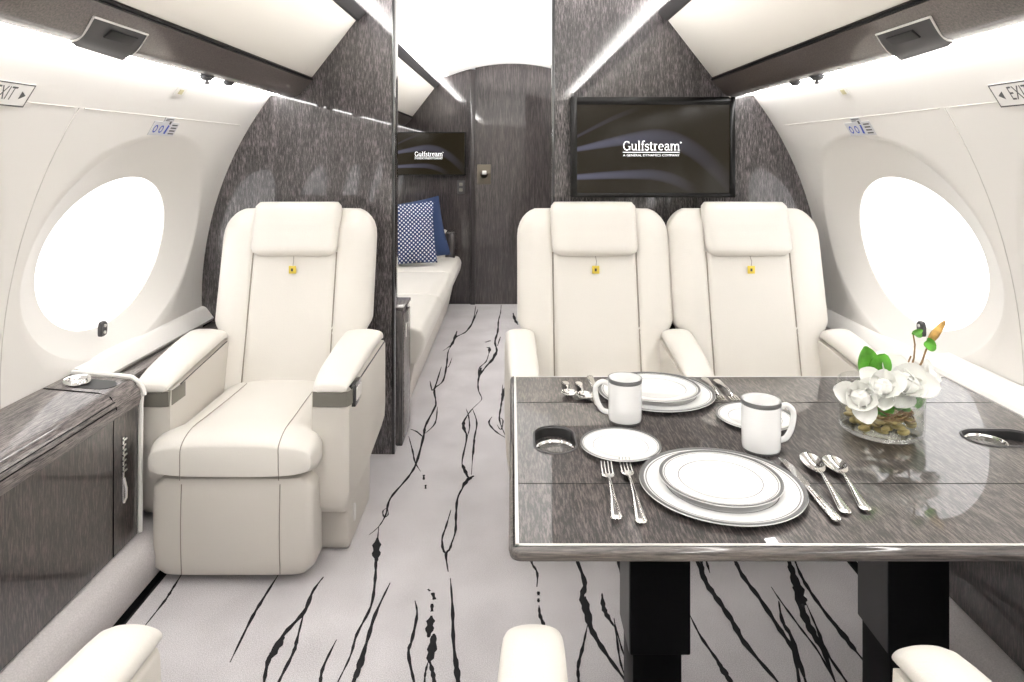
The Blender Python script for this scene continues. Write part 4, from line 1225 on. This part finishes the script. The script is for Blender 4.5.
def flower(c, size, tilt, n=9, spin=0):
    mb = MB()
    ax_ = Vector(tilt).normalized(); u = ax_.orthogonal().normalized(); w = ax_.cross(u)
    for k in range(n):
        lay = k % 3; a_ = 2*PI*k/n*1.0+spin+lay*.3
        rad = u*math.cos(a_)+w*math.sin(a_)
        op = (1.0, .65, .25)[lay]
        petal(mb, Vector(c)-ax_*.004*lay, rad*op+ax_*(1.15-op), ax_-rad*.6, size*(1-.12*lay), size*.42, .35)
    blob(mb, Vector(c)+ax_*size*.25, size*.35, size*.35, size*.3)
    return mb.build('flower', M['petal'], ve, 80)
def loc_at(px, py, d): p = at_d(px, py, d); return Vector((p.x-vc.x, p.y-vc.y, p.z-TZ-.0008))
flower(loc_at(903, 386, 1.42), .070, (-.05, -.75, .6), 9)
flower(loc_at(881, 388, 1.40), .054, (-.2, -.8, .55), 9, .5)
flower(loc_at(860, 398, 1.40), .056, (-.35, -.8, .35), 9, 1.0)
flower(loc_at(925, 376, 1.46), .040, (.5, -.6, .4), 6, .4)
flower(loc_at(893, 374, 1.46), .055, (-.1, -.5, .8), 9, .9)
def leaf(base, dirv, up, L, W, cup=.3):
    mb = MB(); petal(mb, base, dirv, up, L, W, cup); return mb.build('leaf', M['green'], ve, 80)
leaf(loc_at(866, 376, 1.43), (-.10, 0, 1), (.15, -1, .1), .066, .024, .2)
leaf(loc_at(872, 377, 1.43), (.45, .1, .75), (0, -1, .4), .058, .022, .4)
leaf(loc_at(886, 388, 1.48), (.9, .1, .35), (0, -.4, 1), .06, .014, .2)
leaf(loc_at(893, 405, 1.41), (-.75, -.15, -.25), (0, -1, .4), .045, .015)
leaf(loc_at(905, 398, 1.42), (-.8, 0, -.2), (0, -.8, .5), .05, .014)
leaf(loc_at(917, 380, 1.46), (-.15, -.1, -1), (0, -1, 0), .060, .016, .3)
leaf(loc_at(910, 408, 1.42), (-.8, -.2, .02), (0, -.7, .7), .045, .012)
# branch
mb = MB()
mb.tube([loc_at(907, 394, 1.46), loc_at(910, 372, 1.46), loc_at(914, 358, 1.46), loc_at(915, 345, 1.46), loc_at(913, 333, 1.46)], [.0024, .0022, .002, .0018, .0015], 7)
mb.tube([loc_at(916, 372, 1.46), loc_at(922, 362, 1.46), loc_at(926, 350, 1.46), loc_at(932, 340, 1.46), loc_at(938, 332, 1.46)], [.0024, .0022, .002, .002, .002], 7)
mb.tube([loc_at(907, 365, 1.46), loc_at(911, 356, 1.46)], .0017, 6)
mb.build('branch', M['twig'], ve, 60)
mb = MB(); a_, b_ = loc_at(929, 342, 1.46), loc_at(945, 321, 1.46)
mb.tube([a_.lerp(b_, t) for t in (0, .15, .35, .55, .75, .9, 1)], [.003, .0075, .0088, .0078, .0060, .0045, .0015], 10)
bd = mb.build('bud', M['bud'], ve, 60); bd['label'] = 'tan pointed flower bud'
leaf(loc_at(924, 344, 1.45), (.9, 0, -.25), (0, -1, .4), .026, .013, .2)
leaf(loc_at(922, 336, 1.455), (-.8, 0, .35), (0, -1, .4), .024, .008, .2)
leaf(loc_at(928, 338, 1.455), (.3, 0, -.9), (0, -1, .2), .018, .008, .2)
leaf(loc_at(912, 334, 1.455), (.9, 0, .35), (0, -1, .3), .024, .006, .2)

# ------------------------------------------------------------------ sofa, pillows and small cabinet beyond the opening
se = empty('sofa', 'long cream leather sofa along the left wall beyond the doorway', 'sofa', (-.80, 4.1, 0))
so = -Vector(se.location)
def sfin(mb, nm, mt, sm=50, par=None):
    mb.v = [tuple(Vector(v)+so) for v in mb.v]; return mb.build(nm, mt, par or se, sm)
mb = MB(); mb.prism([(-1.18, 0), (-.50, 0), (-.485, .05), (-.435, .265), (-1.18, .265)], 'y', 3.08, 5.19, 0, .006); sfin(mb, 'base', M['leather_low'])
for y0, y1 in ((3.03, 3.76), (3.765, 4.49), (4.495, 5.22)):
    mb = MB(); mb.prism([(-1.16, .268), (-.425, .268), (-.392, .33), (-.384, .385), (-.405, .425), (-.46, .437), (-1.16, .43)], 'y', y0, y1, 0, .014, 3)
    sfin(mb, 'seat_cushion', M['leather'])
    mb = MB(); mb.prism([(-1.17, .43), (-.99, .435), (-1.03, .80), (-1.06, .84), (-1.13, .84), (-1.17, .80)], 'y', y0, y1, 0, .02, 3)
    sfin(mb, 'back_cushion', M['leather'])
mb = MB(); mb.box(-1.16, -.50, 5.08, 5.30, .40, .625, 0, .02, 3); sfin(mb, 'arm', M['leather'])
mb = MB(); mb.box(-.50, -.43, 5.10, 5.34, .28, .62, 0, .006); sfin(mb, 'arm_end', M['veneer_far'])
def pillow(c, s_, th, rot, mat_, label):
    mb = MB(); n = 20
    for sg in (-1, 1):
        g = []
        for i in range(n+1):
            row = []
            for j in range(n+1):
                u, v = i/n*2-1, j/n*2-1
                k = (1-abs(u)**2.6)**.6*(1-abs(v)**2.6)**.6
                pinch = 1-.06*(1-abs(u))*(abs(v)) ; px_ = u*(1-.05*(1-v*v)); pz_ = v*(1-.05*(1-u*u))
                row.append((px_*s_/2, sg*th/2*k, pz_*s_/2))
            g.append(mb.pts(row))
        for i in range(n):
            for j in range(n): mb.face((g[i][j], g[i+1][j], g[i+1][j+1], g[i][j+1]))
    o = mb.build('pillow', mat_, None, 80, loc=c); o.rotation_euler = rot
    return tag(o, label, 'pillow')
pillow((-.745, 4.72, .655), .43, .13, (math.radians(-12), math.radians(-3), math.radians(12)), M['dots'], 'navy pillow with small white dots standing on the sofa')
pillow((-.700, 4.93, .655), .44, .13, (math.radians(-14), math.radians(-9), math.radians(18)), M['navy'], 'plain navy blue pillow behind the dotted pillow on the sofa')
ce = empty('low_cabinet', 'small dark wood cabinet between the left bulkhead and the sofa', 'cabinet', (-.65, 2.90, 0))
co = -Vector(ce.location)
def cfin(mb, nm, mt, par=None):
    mb.v = [tuple(Vector(v)+co) for v in mb.v]; return mb.build(nm, mt, par or ce, 35)
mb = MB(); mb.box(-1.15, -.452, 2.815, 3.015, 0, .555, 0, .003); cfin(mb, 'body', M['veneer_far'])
mb = MB(); mb.box(-1.15, -.447, 2.813, 3.018, .556, .572, 0, .003); cfin(mb, 'top', M['veneer_h'])
mb = MB(); mb.box(-.452, -.447, 2.83, 3.0, .03, .535, 0, .001); dd = cfin(mb, 'door', M['veneer_h'])
mb = MB(); mb.box(-.447, -.441, 2.85, 2.862, .44, .50, 0, .002); cfin(mb, 'handle', M['chrome'], dd)

# ------------------------------------------------------------------ camera, world, view
cam = bpy.data.cameras.new('camera'); co_ = bpy.data.objects.new('camera', cam); C.objects.link(co_)
co_.location = (0, 0, H); co_.rotation_euler = (PI/2, 0, 0)
cam.sensor_width = 36; cam.lens = 36*F/1024
cam.shift_x = 0; cam.shift_y = -(341-CY)/1024
cam.clip_start = .02
sc = bpy.context.scene; sc.camera = co_
w = bpy.data.worlds.new('world'); sc.world = w; w.use_nodes = True
w.node_tree.nodes['Background'].inputs[0].default_value = (.9, .95, 1, 1); w.node_tree.nodes['Background'].inputs[1].default_value = .6
sc.view_settings.view_transform = 'Standard'; sc.view_settings.look = 'None'
sc.view_settings.gamma = 1; sc.view_settings.use_curve_mapping = False
sc.view_settings.exposure = 0.2
